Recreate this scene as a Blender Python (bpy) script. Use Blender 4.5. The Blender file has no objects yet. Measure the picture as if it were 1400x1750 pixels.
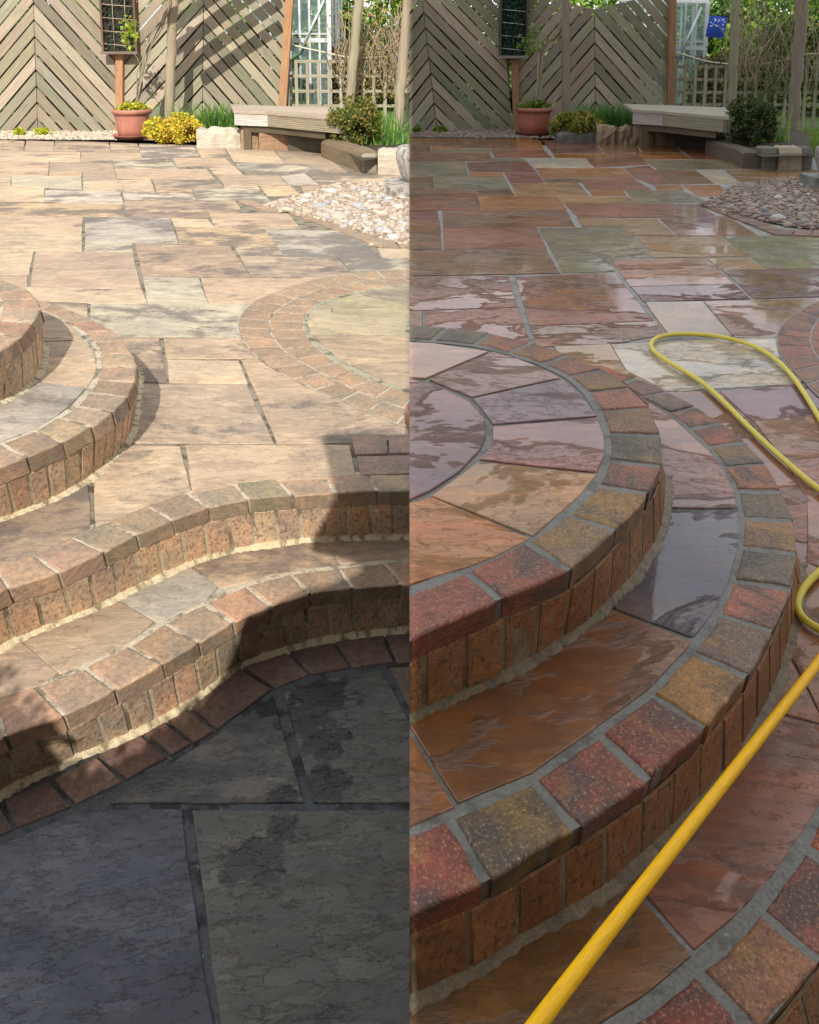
import bpy, bmesh, math, random
from mathutils import Vector, noise as mnoise
random.seed(7)
R = math.radians
C = bpy.context.scene.collection
# ------------------------------------------------------------------ camera, sky, sun, exposure
FPX = 1519.0; PITCH = 10.0; CAMH = 1.10; HORY = 70.0
PPY = HORY + FPX*math.tan(R(PITCH))
cam = bpy.data.cameras.new('camera'); camo = bpy.data.objects.new('camera', cam); C.objects.link(camo)
camo.location = (0, 0, CAMH); camo.rotation_euler = (R(90-PITCH), 0, 0)
cam.sensor_fit = 'VERTICAL'; cam.sensor_height = 36; cam.lens = 36*FPX/1750
cam.shift_y = -(875-PPY)/1750; cam.clip_start = .05; cam.clip_end = 500
sc = bpy.context.scene; sc.camera = camo
SUN_EL = 36.0
w = bpy.data.worlds.new('World'); sc.world = w; w.use_nodes = True
nt = w.node_tree; nt.nodes.clear()
wo = nt.nodes.new('ShaderNodeOutputWorld'); bg = nt.nodes.new('ShaderNodeBackground')
sky = nt.nodes.new('ShaderNodeTexSky'); sky.sky_type = 'NISHITA'; sky.sun_disc = False
sky.sun_elevation = R(SUN_EL); sky.sun_rotation = R(180)
sky.air_density = 1.0; sky.dust_density = 1.5; sky.ozone_density = 1.0
tc = nt.nodes.new('ShaderNodeTexCoord'); mp = nt.nodes.new('ShaderNodeMapping'); mp.inputs['Scale'].default_value = (1, 1, 2.2)
cl = nt.nodes.new('ShaderNodeTexNoise'); cl.inputs['Scale'].default_value = 2.6; cl.inputs['Detail'].default_value = 9; cl.inputs['Roughness'].default_value = .62
cr = nt.nodes.new('ShaderNodeMapRange'); cr.inputs[1].default_value = .36; cr.inputs[2].default_value = .60; cr.inputs[3].default_value = .35; cr.inputs[4].default_value = 1
mx = nt.nodes.new('ShaderNodeMix'); mx.data_type = 'RGBA'; mx.inputs[7].default_value = (11.5, 11.9, 12.6, 1)
nt.links.new(tc.outputs['Generated'], mp.inputs[0]); nt.links.new(mp.outputs[0], cl.inputs['Vector']); nt.links.new(cl.outputs[0], cr.inputs[0])
nt.links.new(cr.outputs[0], mx.inputs[0]); nt.links.new(sky.outputs[0], mx.inputs[6]); nt.links.new(mx.outputs[2], bg.inputs[0])
bg.inputs[1].default_value = .115; nt.links.new(bg.outputs[0], wo.inputs[0])
sl = bpy.data.lights.new('sun', 'SUN'); sl.energy = 5.0; sl.angle = R(.35); sl.color = (1, .95, .88)
so = bpy.data.objects.new('sun', sl); C.objects.link(so); so.location = (0, -20, 15)
so.rotation_euler = (R(90-SUN_EL), 0, 0)       # shines towards +y and down
sc.view_settings.view_transform = 'Standard'; sc.view_settings.look = 'None'
sc.view_settings.exposure = 0.13; sc.view_settings.gamma = 1.0

# ------------------------------------------------------------------ helpers
def P(px, py, z=0.0):
    """where the sight line through photo pixel (px,py) meets the level z"""
    u = (px-700)/FPX; v = (PPY-py)/FPX; a = R(PITCH)
    d = Vector((u, math.cos(a)+v*math.sin(a), -math.sin(a)+v*math.cos(a)))
    t = (z-CAMH)/d.z
    return Vector((d.x*t, d.y*t, z))
def PD(px, py, Y):
    u = (px-700)/FPX; v = (PPY-py)/FPX; a = R(PITCH)
    d = Vector((u, math.cos(a)+v*math.sin(a), -math.sin(a)+v*math.cos(a)))
    t = Y/d.y
    return Vector((d.x*t, Y, CAMH+d.z*t))
def Z(lst, ox, oy, s): return [(ox+x/s, oy+y/s) for x, y in lst]
def rj(c, a=.08):
    k = 1+random.uniform(-a, a)
    return tuple(max(0, min(1, v*k*(1+random.uniform(-a*.2, a*.2)))) for v in c[:3])
def catmull(pts, n=6):
    out = []
    for i in range(len(pts)-1):
        p0 = pts[max(i-1, 0)]; p1 = pts[i]; p2 = pts[i+1]; p3 = pts[min(i+2, len(pts)-1)]
        for k in range(n):
            t = k/n
            out.append(0.5*((2*p1)+(p2-p0)*t+(2*p0-5*p1+4*p2-p3)*t*t+(3*p1-p0-3*p2+p3)*t**3))
    out.append(pts[-1].copy()); return out
def resample(pts, s):
    """point at fraction s (0..1) of the polyline"""
    L = [0]
    for a, b in zip(pts, pts[1:]): L.append(L[-1]+(b-a).length)
    d = s*L[-1]
    for i in range(len(pts)-1):
        if d <= L[i+1] or i == len(pts)-2:
            t = (d-L[i])/max(1e-9, L[i+1]-L[i]); return pts[i].lerp(pts[i+1], t)
def frac_of(pts, p):
    """fraction of the polyline nearest to p"""
    best = (1e9, 0); L = [0]
    for a, b in zip(pts, pts[1:]): L.append(L[-1]+(b-a).length)
    for i, (a, b) in enumerate(zip(pts, pts[1:])):
        ab = b-a; t = max(0, min(1, (p-a).dot(ab)/max(1e-12, ab.dot(ab))))
        q = a+ab*t; d = (q-p).length
        if d < best[0]: best = (d, (L[i]+t*(L[i+1]-L[i]))/L[-1])
    return best[1]
class MB:
    def __init__(s): s.v = []; s.f = []; s.c = []; s.uv = []; s.sm = []
    def face(s, idx, col, uv=None, smooth=False):
        s.f.append(tuple(idx)); s.c.append(col); s.uv.append(uv); s.sm.append(smooth)
    def add(s, pts): n = len(s.v); s.v.extend(pts); return list(range(n, n+len(pts)))
    def build(s, name, mat, parent=None, clip=None, loc=None):
        if clip:                                   # keep one side of the x=0 plane: the two gardens meet there
            sg = -1 if clip == 'L' else 1
            nv = s.v; nf = []; nc = []; nu = []; ns = []
            for f, c, uv, sm in zip(s.f, s.c, s.uv, s.sm):
                xs = [nv[i][0]*sg for i in f]
                if min(xs) >= 0: nf.append(f); nc.append(c); nu.append(uv); ns.append(sm); continue
                if max(xs) <= 0: continue
                o = []; ou = []
                n = len(f)
                for k in range(n):
                    i, j = f[k], f[(k+1) % n]; a, b = nv[i], nv[j]
                    if a[0]*sg >= 0:
                        o.append(i); ou.append(uv[k] if uv else None)
                    if (a[0]*sg >= 0) != (b[0]*sg >= 0):
                        t = a[0]/(a[0]-b[0]); nv.append(Vector(a).lerp(Vector(b), t)); o.append(len(nv)-1)
                        ou.append((uv[k][0]+(uv[(k+1) % n][0]-uv[k][0])*t, uv[k][1]+(uv[(k+1) % n][1]-uv[k][1])*t) if uv else None)
                if len(o) > 2: nf.append(tuple(o)); nc.append(c); nu.append(ou if uv else None); ns.append(sm)
            s.f, s.c, s.uv, s.sm = nf, nc, nu, ns
            used = sorted({i for f in s.f for i in f}); mpp = {i: k for k, i in enumerate(used)}
            s.v = [s.v[i] for i in used]; s.f = [tuple(mpp[i] for i in f) for f in s.f]
        me = bpy.data.meshes.new(name)
        off = Vector(loc) if loc else (Vector(parent.location) if parent is not None and parent.type == 'EMPTY' else Vector((0, 0, 0)))
        me.from_pydata([tuple(Vector(v)-off) for v in s.v], [], s.f)
        ca = me.color_attributes.new('Col', 'FLOAT_COLOR', 'CORNER'); ul = me.uv_layers.new(name='UVMap')
        for p, c, uv, sm in zip(me.polygons, s.c, s.uv, s.sm):
            p.use_smooth = sm
            for k, li in enumerate(p.loop_indices):
                ca.data[li].color = (c[0], c[1], c[2], c[3] if len(c) > 3 else .5)
                if uv: ul.data[li].uv = uv[k]
                else:
                    co = s.v[p.vertices[k]]; ul.data[li].uv = (co[0]+co[1]*.3, co[2]+co[1])
        me.materials.append(mat); o = bpy.data.objects.new(name, me); C.objects.link(o)
        if parent is not None: o.parent = parent
        elif loc: o.location = loc
        return o
def tag(o, label=None, cat=None, group=None, kind=None):
    for k, v in (('label', label), ('category', cat), ('group', group), ('kind', kind)):
        if v: o[k] = v
    return o
def thing(name, label, cat, loc=(0, 0, 0), group=None):
    o = bpy.data.objects.new(name, None); C.objects.link(o); o.location = loc; o.empty_display_size = .1
    return tag(o, label, cat, group)
def up2(v): return Vector((v.x, v.y, 0))
def prism(mb, pts, zt, th, bev, col, jit=.0015, seg=.06, shy=0.0, gap=0.0, tilt=0.0, rot=None):
    """block from an outline: worn arris, wavering edges, its own UV frame in metres"""
    pts = [Vector((p[0], p[1], 0)) for p in pts]
    col = (*col[:3], random.random()); usc = random.uniform(.75, 1.35)
    A = sum(a.x*b.y-b.x*a.y for a, b in zip(pts, pts[1:]+pts[:1]))
    if A < 0: pts.reverse()
    cen = sum(pts, Vector())/len(pts)
    n = len(pts)
    if gap:                                       # inset
        q = []
        for i in range(n):
            a, b, c = pts[i-1], pts[i], pts[(i+1) % n]
            e1 = (b-a); e2 = (c-b)
            if e1.length < 1e-6 or e2.length < 1e-6: q.append(b); continue
            e1.normalize(); e2.normalize()
            n1 = Vector((-e1.y, e1.x, 0)); n2 = Vector((-e2.y, e2.x, 0)); m = n1+n2
            k = gap/max(.5, m.length/2); m = m.normalized() if m.length > 1e-6 else n1
            q.append(b+m*k)
        pts = q
    o = []
    for i in range(n):
        a, b = pts[i], pts[(i+1) % n]; L = (b-a).length; k = max(1, int(L/seg)); d = (b-a)
        nn = Vector((-d.y, d.x, 0)).normalized() if L > 1e-6 else Vector()
        for j in range(k):
            q = a.lerp(b, j/k)
            if jit: q = q+nn*(mnoise.noise(q*9+Vector((cen.x*7, 3, 1)))*jit*1.6+random.uniform(-jit, jit)*.6)
            o.append(q)
    m = len(o); nrm = []
    for i in range(m):
        d = (o[(i+1) % m]-o[i-1]); nrm.append(Vector((-d.y, d.x, 0)).normalized())
    tx, ty = random.uniform(-tilt, tilt), random.uniform(-tilt, tilt)
    rings = []
    for ins, dz in ((0, -th), (0, -bev), (bev*.35, -bev*.3), (bev*1.1, 0)):
        r = []
        for p, q in zip(o, nrm):
            v = p+q*ins; z = zt+dz+(v.x-cen.x)*tx+(v.y-cen.y)*ty
            yy = v.y+(shy*(-dz) if dz < -bev*1.01 else 0)
            r.append(Vector((v.x, yy, z)))
        rings.append(mb.add(r))
    ang = random.uniform(0, 6.28) if rot is None else rot
    ca, sa = math.cos(ang), math.sin(ang); ox, oy = random.uniform(0, 50), random.uniform(0, 50)
    U = lambda i, dz=0: ((ca*mb.v[i].x+sa*mb.v[i].y)*(usc if th < .03 else 1)+ox, (-sa*mb.v[i].x+ca*mb.v[i].y)*(usc if th < .03 else 1)+oy+dz)
    for k in range(3):
        for i in range(m):
            a, b, c, d = rings[k][i], rings[k][(i+1) % m], rings[k+1][(i+1) % m], rings[k+1][i]
            z = lambda q: (mb.v[q].z-zt)
            mb.face((a, b, c, d), col, [(U(a)[0]+z(a)*.7, U(a)[1]+z(a)), (U(b)[0]+z(b)*.7, U(b)[1]+z(b)), (U(c)[0]+z(c)*.7, U(c)[1]+z(c)), (U(d)[0]+z(d)*.7, U(d)[1]+z(d))], k > 0)
    mb.face(rings[3], col, [U(i) for i in rings[3]])
def box(mb, a, b, col, bev=0.0, ax=None):
    """axis box between corners a, b (optionally turned by ax about its centre on z)"""
    x0, y0, z0 = a; x1, y1, z1 = b
    pts = [Vector((x, y, z)) for z in (z0, z1) for x, y in ((x0, y0), (x1, y0), (x1, y1), (x0, y1))]
    if ax:
        c = sum(pts, Vector())/8; ca, sa = math.cos(ax), math.sin(ax)
        pts = [Vector((c.x+(p.x-c.x)*ca-(p.y-c.y)*sa, c.y+(p.x-c.x)*sa+(p.y-c.y)*ca, p.z)) for p in pts]
    hexa(mb, pts, col)
def hexa(mb, pts, col):
    i = mb.add(pts); ox, oy = random.uniform(0, 40), random.uniform(0, 40)
    for f in ((3, 2, 1, 0), (4, 5, 6, 7), (0, 1, 5, 4), (1, 2, 6, 5), (2, 3, 7, 6), (3, 0, 4, 7)):
        q = [pts[k] for k in f]; e1 = q[1]-q[0]; L1 = e1.length; L2 = (q[3]-q[0]).length
        if L1 >= L2: uv = [(ox, oy), (ox+L1, oy), (ox+L1, oy+L2), (ox, oy+L2)]
        else: uv = [(ox, oy), (ox, oy+L1), (ox+L2, oy+L1), (ox+L2, oy)]
        mb.face([i[k] for k in f], col, uv)
def tube(mb, pts, rad, col, n=8, jit=0.0, cap=True, smooth=True):
    rings = []; m = len(pts); rr = rad if callable(rad) else (lambda t: rad)
    prev = None; L = 0; Ls = []
    for i, p in enumerate(pts):
        if i: L += (p-pts[i-1]).length
        Ls.append(L)
        t = (pts[min(i+1, m-1)]-pts[max(i-1, 0)])
        t = t.normalized() if t.length > 1e-9 else Vector((0, 0, 1))
        if prev is None:
            a = Vector((0, 0, 1)) if abs(t.z) < .9 else Vector((1, 0, 0)); prev = t.cross(a).normalized()
        u = (prev-t*prev.dot(t)).normalized(); v = t.cross(u); prev = u
        r = rr(i/max(1, m-1))
        rings.append(mb.add([p+(u*math.cos(6.2832*k/n)+v*math.sin(6.2832*k/n))*r*(1+random.uniform(-jit, jit)) for k in range(n)]))
    ox = random.uniform(0, 30)
    for i in range(m-1):
        for k in range(n):
            k2 = (k+1) % n
            mb.face((rings[i][k], rings[i][k2], rings[i+1][k2], rings[i+1][k]), col,
                    [(Ls[i]+ox, k*.03), (Ls[i]+ox, k*.03+.03), (Ls[i+1]+ox, k*.03+.03), (Ls[i+1]+ox, k*.03)], smooth)
    if cap: mb.face(list(reversed(rings[0])), col); mb.face(rings[-1], col)
def lathe(mb, c, prof, col, n=40, wob=0.0):
    rings = [mb.add([Vector((c[0]+r*math.cos(6.2832*k/n)*(1+wob*math.sin(k*3)), c[1]+r*math.sin(6.2832*k/n), c[2]+z)) for k in range(n)]) for r, z in prof]
    for i in range(len(rings)-1):
        for k in range(n):
            k2 = (k+1) % n; a, b, cc, d = rings[i][k], rings[i][k2], rings[i+1][k2], rings[i+1][k]
            mb.face((a, b, cc, d), col, [(k*.05, prof[i][1]), (k*.05+.05, prof[i][1]), (k*.05+.05, prof[i+1][1]), (k*.05, prof[i+1][1])], True)

# ------------------------------------------------------------------ materials
class N:
    def __init__(s, name):
        s.m = bpy.data.materials.new(name); s.m.use_nodes = True; s.t = s.m.node_tree; s.b = s.t.nodes['Principled BSDF']
        s.uvn = s.t.nodes.new('ShaderNodeTexCoord').outputs['UV']; a = s.t.nodes.new('ShaderNodeAttribute'); a.attribute_name = 'Col'; s.col = a.outputs['Color']; s.alpha = a.outputs['Alpha']
    def link(s, a, b): s.t.links.new(a, b)
    def setin(s, sock, v):
        if hasattr(v, 'links'): s.link(v, sock)
        else: sock.default_value = v
    def mapp(s, vec, sc=(1, 1, 1), loc=(0, 0, 0)):
        n = s.t.nodes.new('ShaderNodeMapping'); s.link(vec, n.inputs[0]); n.inputs['Scale'].default_value = sc; n.inputs['Location'].default_value = loc; return n.outputs[0]
    def noise(s, vec, scale, detail=4, rough=.55, dist=0, col=False):
        n = s.t.nodes.new('ShaderNodeTexNoise'); s.link(vec, n.inputs['Vector'])
        for k, v in (('Scale', scale), ('Detail', detail), ('Roughness', rough), ('Distortion', dist)): n.inputs[k].default_value = v
        return n.outputs[1 if col else 0]
    def vor(s, vec, scale, feat='F1', out='Distance', rnd=1):
        n = s.t.nodes.new('ShaderNodeTexVoronoi'); n.feature = feat; s.link(vec, n.inputs['Vector']); n.inputs['Scale'].default_value = scale; n.inputs['Randomness'].default_value = rnd; return n.outputs[out]
    def math(s, op, a, b=0, c=None, clamp=False):
        n = s.t.nodes.new('ShaderNodeMath'); n.operation = op; n.use_clamp = clamp; s.setin(n.inputs[0], a); s.setin(n.inputs[1], b)
        if c is not None: s.setin(n.inputs[2], c)
        return n.outputs[0]
    def rng(s, v, a, b, c=0, d=1, smooth=False):
        n = s.t.nodes.new('ShaderNodeMapRange'); s.setin(n.inputs[0], v)
        if smooth: n.interpolation_type = 'SMOOTHSTEP'
        for i, x in enumerate((a, b, c, d)): n.inputs[i+1].default_value = x
        return n.outputs[0]
    def mix(s, f, a, b, mode='MIX'):
        n = s.t.nodes.new('ShaderNodeMix'); n.data_type = 'RGBA'; n.blend_type = mode; s.setin(n.inputs[0], f)
        for i, v in ((6, a), (7, b)):
            if hasattr(v, 'links'): s.link(v, n.inputs[i])
            else: n.inputs[i].default_value = (*v, 1)
        return n.outputs[2]
    def bump(s, h, strength, dist, prev=None):
        n = s.t.nodes.new('ShaderNodeBump'); n.inputs['Strength'].default_value = strength; n.inputs['Distance'].default_value = dist; s.link(h, n.inputs['Height'])
        if prev is not None: s.link(prev, n.inputs['Normal'])
        return n.outputs[0]
    def fin(s, col=None, rough=None, nrm=None, **kw):
        if col is not None: s.setin(s.b.inputs['Base Color'], col)
        if rough is not None: s.setin(s.b.inputs['Roughness'], rough)
        if nrm is not None: s.link(nrm, s.b.inputs['Normal'])
        for k, v in kw.items(): s.setin(s.b.inputs[k.replace('_', ' ')], v)
        return s.m
def stone(name, wet, stain, stainc, vary=.5, relief=1.0, damp=()):
    n = N(name); uv = n.uvn
    warp = n.noise(uv, 3.0, 5, .6, 0, True)
    wa = n.t.nodes.new('ShaderNodeVectorMath'); wa.operation = 'MULTIPLY_ADD'; n.link(warp, wa.inputs[0]); wa.inputs[1].default_value = (.05, .05, 0); n.link(uv, wa.inputs[2]); wuv = wa.outputs[0]
    st = n.mapp(wuv, (1, 2.6, 1))
    t1 = n.noise(st, 1.5, 12, .68, .05)
    def layers(src, k):
        tt = n.math('MULTIPLY', src, k); fl = n.math('FLOOR', tt); fr = n.math('FRACT', tt)
        return fl, fr, n.math('ADD', fl, n.rng(fr, .90, 1, 0, 1, True))
    fl, fr, terr = layers(t1, 14)
    t2 = n.noise(n.mapp(wuv, (1.3, 3.6, 1), (5, 1, 0)), 3.2, 10, .7, 0); fl2, fr2, terr2 = layers(t2, 9)
    def hashv(v):
        w_ = n.t.nodes.new('ShaderNodeTexWhiteNoise'); w_.noise_dimensions = '1D'; n.link(v, w_.inputs['W']); return w_.outputs['Value']
    fine = n.noise(n.mapp(wuv, (1, 3.0, 1)), 22, 10, .74)
    gritn = n.noise(uv, 210, 3, .7)
    med = n.noise(st, 6, 9, .68, .1)
    big = n.noise(uv, 1.3, 6, .6); big2 = n.noise(n.mapp(wuv, (1, 1.6, 1), (7, 3, 0)), 2.3, 12, .72, .05)
    bands = n.noise(n.mapp(wuv, (.5, 8, 1)), 2.2, 7, .66, .4)
    c = n.mix(n.rng(big, .34, .66, 0, 1), n.mix(1, n.col, (.70, .74, .80) if wet else (.80, .80, .81), 'MULTIPLY'), n.mix(1, n.col, (1.25, 1.08, .88) if wet else (1.14, 1.10, 1.03), 'MULTIPLY'))
    c = n.mix(n.rng(bands, .44, .64, 0, vary), c, n.mix(1, c, (1.25, .95, .72), 'MULTIPLY'))
    c = n.mix(.75, c, n.mix(n.rng(hashv(fl), 0, 1), n.mix(1, c, (.80, .80, .82), 'MULTIPLY'), n.mix(1, c, (1.22, 1.17, 1.10), 'MULTIPLY')))
    c = n.mix(.6, c, n.mix(n.rng(hashv(fl2), 0, 1), n.mix(1, c, (.82, .80, .80), 'MULTIPLY'), n.mix(1, c, (1.18, 1.16, 1.10), 'MULTIPLY')))
    c = n.mix(n.rng(fine, .32, .68, 0, .8 if wet else .6), n.mix(1, c, (.74, .73, .74), 'MULTIPLY'), n.mix(1, c, (1.22, 1.2, 1.16), 'MULTIPLY'))
    c = n.mix(n.rng(med, .46, .66, 0, .45), c, n.mix(1, c, (.62, .60, .60), 'MULTIPLY'))
    line = n.math('MULTIPLY', n.rng(fr, .86, .96, 0, 1), n.rng(med, .46, .58, 0, 1))
    c = n.mix(n.math('MULTIPLY', line, .28), c, n.mix(1, c, (.45, .41, .38), 'MULTIPLY'))
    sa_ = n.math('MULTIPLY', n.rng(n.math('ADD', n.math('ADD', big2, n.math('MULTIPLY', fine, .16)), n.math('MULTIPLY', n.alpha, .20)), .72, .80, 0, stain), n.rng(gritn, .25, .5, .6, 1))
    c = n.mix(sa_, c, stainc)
    gr_ = n.noise(n.mapp(uv, (1, 1, 1), (11, 2, 0)), 5.5, 8, .75)
    c = n.mix(n.rng(gr_, .54, .68, 0, .35), c, n.mix(1, c, (.55, .52, .5), 'MULTIPLY'))
    c = n.mix(n.rng(gritn, .3, .7, 0, .5), n.mix(1, c, (.8, .8, .8), 'MULTIPLY'), n.mix(1, c, (1.15, 1.15, 1.15), 'MULTIPLY'))
    h = n.math('ADD', n.math('ADD', n.math('MULTIPLY', terr, .5), n.math('MULTIPLY', terr2, .3)), n.math('MULTIPLY', med, .9))
    ro = .84
    if damp:
        gp = n.t.nodes.new('ShaderNodeNewGeometry').outputs['Position']; dn = n.noise(gp, 24, 9, .74); dm = None
        for (x, y, z, r1) in damp:
            d = n.t.nodes.new('ShaderNodeVectorMath'); d.operation = 'DISTANCE'; n.link(gp, d.inputs[0]); d.inputs[1].default_value = (x, y, z)
            q = n.rng(n.math('ADD', n.math('DIVIDE', d.outputs['Value'], r1), n.math('MULTIPLY', n.math('SUBTRACT', dn, .5), 3.2)), .95, .8, 0, 1, True)
            dm = q if dm is None else n.math('MAXIMUM', dm, q)
        c = n.mix(n.math('MULTIPLY', dm, .8), c, n.mix(1, c, (.22, .22, .26), 'MULTIPLY')); ro = n.rng(dm, 0, 1, .84, .45)
    if wet:
        pud = n.noise(n.mapp(uv, (1, 1.8, 1), (3, 9, 0)), 1.7, 5, .6, .5)
        pm = n.rng(n.math('ADD', n.math('ADD', pud, n.math('MULTIPLY', med, .16)), n.math('MULTIPLY', n.math('SUBTRACT', n.alpha, .5), .10)), .545, .60, 1, 0, True)
        h2 = n.math('MULTIPLY', h, n.math('ADD', n.math('MULTIPLY', pm, .9), .06))
        wv = n.noise(n.mapp(uv, (1, 1.7, 1)), 16, 5, .62, .8)
        nr = n.bump(h2, .7*relief, .004); nr = n.bump(fine, .4, .0018, nr)
        cn = n.bump(n.math('ADD', h2, n.math('MULTIPLY', wv, .10)), .5*relief, .0034)
        cn = n.bump(n.math('MULTIPLY', fine, n.math('ADD', pm, .05)), .45, .0014, cn)
        m = n.fin(c, .5, nr)
        n.setin(n.b.inputs['Coat Weight'], n.rng(pm, 0, 1, 1, .8)); n.setin(n.b.inputs['Coat IOR'], 1.5); n.b.inputs['Specular IOR Level'].default_value = .12
        n.setin(n.b.inputs['Coat Roughness'], n.rng(pm, 0, 1, .012, .075)); n.link(cn, n.b.inputs['Coat Normal'])
        return m
    nr = n.bump(h, .6*relief, .004); nr = n.bump(fine, .5, .0018, nr); nr = n.bump(gritn, .4, .001, nr)
    return n.fin(c, ro, nr, Specular_IOR_Level=.3)
def paver(name, wet, fleck=1.0, wire=False):
    n = N(name); uv = n.uvn
    grit = n.noise(uv, 240, 3, .7); g2 = n.noise(uv, 70, 5, .65); pat = n.noise(uv, 9, 4, .6, .4); pat2 = n.noise(n.mapp(uv, (1, 1, 1), (5, 2, 0)), 14, 5, .6)
    pat3 = n.noise(n.mapp(uv, (1, 1, 1), (9, 5, 0)), 7, 6, .7, .6); gr1 = n.noise(n.mapp(uv, (1, 1, 1), (2, 8, 0)), 190, 4, .75); gr2 = n.noise(n.mapp(uv, (1, 1, 1), (6, 1, 0)), 300, 3, .7)
    c = n.mix(n.rng(pat, .38, .64, 0, .75), n.mix(1, n.col, (.70, .70, .72), 'MULTIPLY'), n.mix(1, n.col, (1.2, 1.02, .88), 'MULTIPLY'))
    if wet and not wire:
        c = n.mix(n.rng(n.math('ADD', pat3, n.math('MULTIPLY', n.alpha, .10)), .54, .67, 0, .8), c, (.075, .06, .052)); c = n.mix(n.rng(n.math('SUBTRACT', pat2, n.math('MULTIPLY', n.alpha, .16)), .46, .60, 0, .7), c, (.30, .17, .05))
    elif not wire:
        c = n.mix(n.rng(pat3, .53, .66, 0, .55), c, (.25, .21, .16))
    c = n.mix(n.rng(g2, .32, .68, 0, 1), n.mix(1, c, (.72, .72, .72), 'MULTIPLY'), n.mix(1, c, (1.25, 1.22, 1.18), 'MULTIPLY'))
    c = n.mix(n.rng(gr1, .56, .63, 0, .7*fleck), c, (.46, .31, .17)); c = n.mix(n.rng(gr1, .44, .37, 0, .75*fleck), c, (.045, .035, .03))
    c = n.mix(n.rng(gr2, .66, .71, 0, .75*fleck), c, (.60, .54, .44))
    h = n.math('ADD', grit, n.math('MULTIPLY', g2, 1.6))
    if wire:
        wr = n.noise(n.mapp(uv, (1.0, .35, 1)), 130, 4, .7); h = n.math('ADD', h, n.math('MULTIPLY', n.rng(wr, .56, .72, 0, 1), -2.2))
        c = n.mix(n.rng(wr, .60, .70, 0, .6 if wet else .3), c, n.mix(1, c, (.45, .42, .4), 'MULTIPLY'))
    nr = n.bump(h, 1.0, .0022); nr = n.bump(pat2, .5, .004, nr)
    if wet:
        m = n.fin(c, .5, nr, Specular_IOR_Level=.25); n.setin(n.b.inputs['Coat Weight'], .3 if not wire else .06); n.setin(n.b.inputs['Coat Roughness'], .16); n.setin(n.b.inputs['Coat IOR'], 1.35)
        n.link(nr, n.b.inputs['Coat Normal']); return m
    return n.fin(c, .88, nr, Specular_IOR_Level=.3)
def mortar(name, wet, dirt=.5):
    n = N(name); uv = n.uvn
    g = n.noise(uv, 160, 4, .7); p = n.noise(uv, 14, 6, .65); q = n.noise(n.mapp(uv, (1, 1, 1), (4, 4, 0)), 4, 4, .6)
    c = n.mix(n.rng(g, .3, .7), n.mix(1, n.col, (.65, .64, .62), 'MULTIPLY'), n.mix(1, n.col, (1.3, 1.3, 1.28), 'MULTIPLY'))
    c = n.mix(n.rng(p, .50, .60, 0, dirt), c, n.mix(1, c, (.35, .33, .3), 'MULTIPLY'))
    c = n.mix(n.rng(q, .5, .7, 0, .35), c, n.mix(1, c, (.75, .72, .55), 'MULTIPLY'))
    fl_ = n.noise(n.mapp(uv, (1, 1, 1), (8, 8, 0)), 55, 4, .7); c = n.mix(n.rng(fl_, .66, .70, 0, .7), c, n.mix(.5, c, (.6, .6, .58)))
    nr = n.bump(n.math('ADD', g, n.math('MULTIPLY', p, 2)), .8, .003)
    if wet: return n.fin(c, .38, nr)
    return n.fin(c, .92, nr, Specular_IOR_Level=.2)
def wood(name, wet=0, green=.3):
    n = N(name); uv = n.uvn
    gr = n.noise(n.mapp(uv, (1.2, 26, 1)), 3, 6, .65, .3); gr2 = n.noise(n.mapp(uv, (.8, 60, 1)), 4, 4, .6); p = n.noise(uv, 2.2, 5, .6)
    kn = n.vor(n.mapp(uv, (2.1, 6, 1)), 1.6)
    c = n.mix(n.rng(gr, .3, .7), n.mix(1, n.col, (.62, .6, .58), 'MULTIPLY'), n.mix(1, n.col, (1.25, 1.22, 1.15), 'MULTIPLY'))
    c = n.mix(n.rng(p, .45, .7, 0, green), c, n.mix(.6, c, (.20, .24, .12)))
    c = n.mix(n.rng(gr2, .6, .7, 0, .5), c, n.mix(1, c, (.5, .48, .45), 'MULTIPLY'))
    c = n.mix(n.rng(kn, .03, .07, .7, 0), c, (.06, .04, .03))
    nr = n.bump(n.math('ADD', gr, gr2), .6, .003)
    return n.fin(c, .85-.3*wet, nr, Specular_IOR_Level=.3)
def leafm(name):
    n = N(name)
    p = n.noise(n.uvn, 9, 3)
    c = n.mix(n.rng(p, .3, .7), n.mix(1, n.col, (.75, .78, .7), 'MULTIPLY'), n.mix(1, n.col, (1.3, 1.25, 1.1), 'MULTIPLY'))
    m = n.fin(c, .5, None, Specular_IOR_Level=.35)
    tr = n.t.nodes.new('ShaderNodeBsdfTranslucent'); n.link(n.mix(1, c, (1.3, 1.5, .6), 'MULTIPLY'), tr.inputs[0])
    ms = n.t.nodes.new('ShaderNodeMixShader'); ms.inputs[0].default_value = .3
    out = [x for x in n.t.nodes if x.type == 'OUTPUT_MATERIAL'][0]
    n.link(n.b.outputs[0], ms.inputs[1]); n.link(tr.outputs[0], ms.inputs[2]); n.link(ms.outputs[0], out.inputs[0]); return m
def plain(name, rough=.6, var=.25, scale=12, bump=.3, metal=0, coat=0):
    n = N(name); p = n.noise(n.uvn, scale, 6, .65); g = n.noise(n.uvn, scale*9, 3, .6)
    c = n.mix(n.rng(p, .3, .7), n.mix(1, n.col, (1-var,)*3, 'MULTIPLY'), n.mix(1, n.col, (1+var,)*3, 'MULTIPLY'))
    m = n.fin(c, n.rng(p, .3, .7, rough-.08, min(1, rough+.08)), n.bump(n.math('ADD', p, g), bump, .003), Metallic=metal)
    if coat: n.setin(n.b.inputs['Coat Weight'], coat)
    return m
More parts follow.
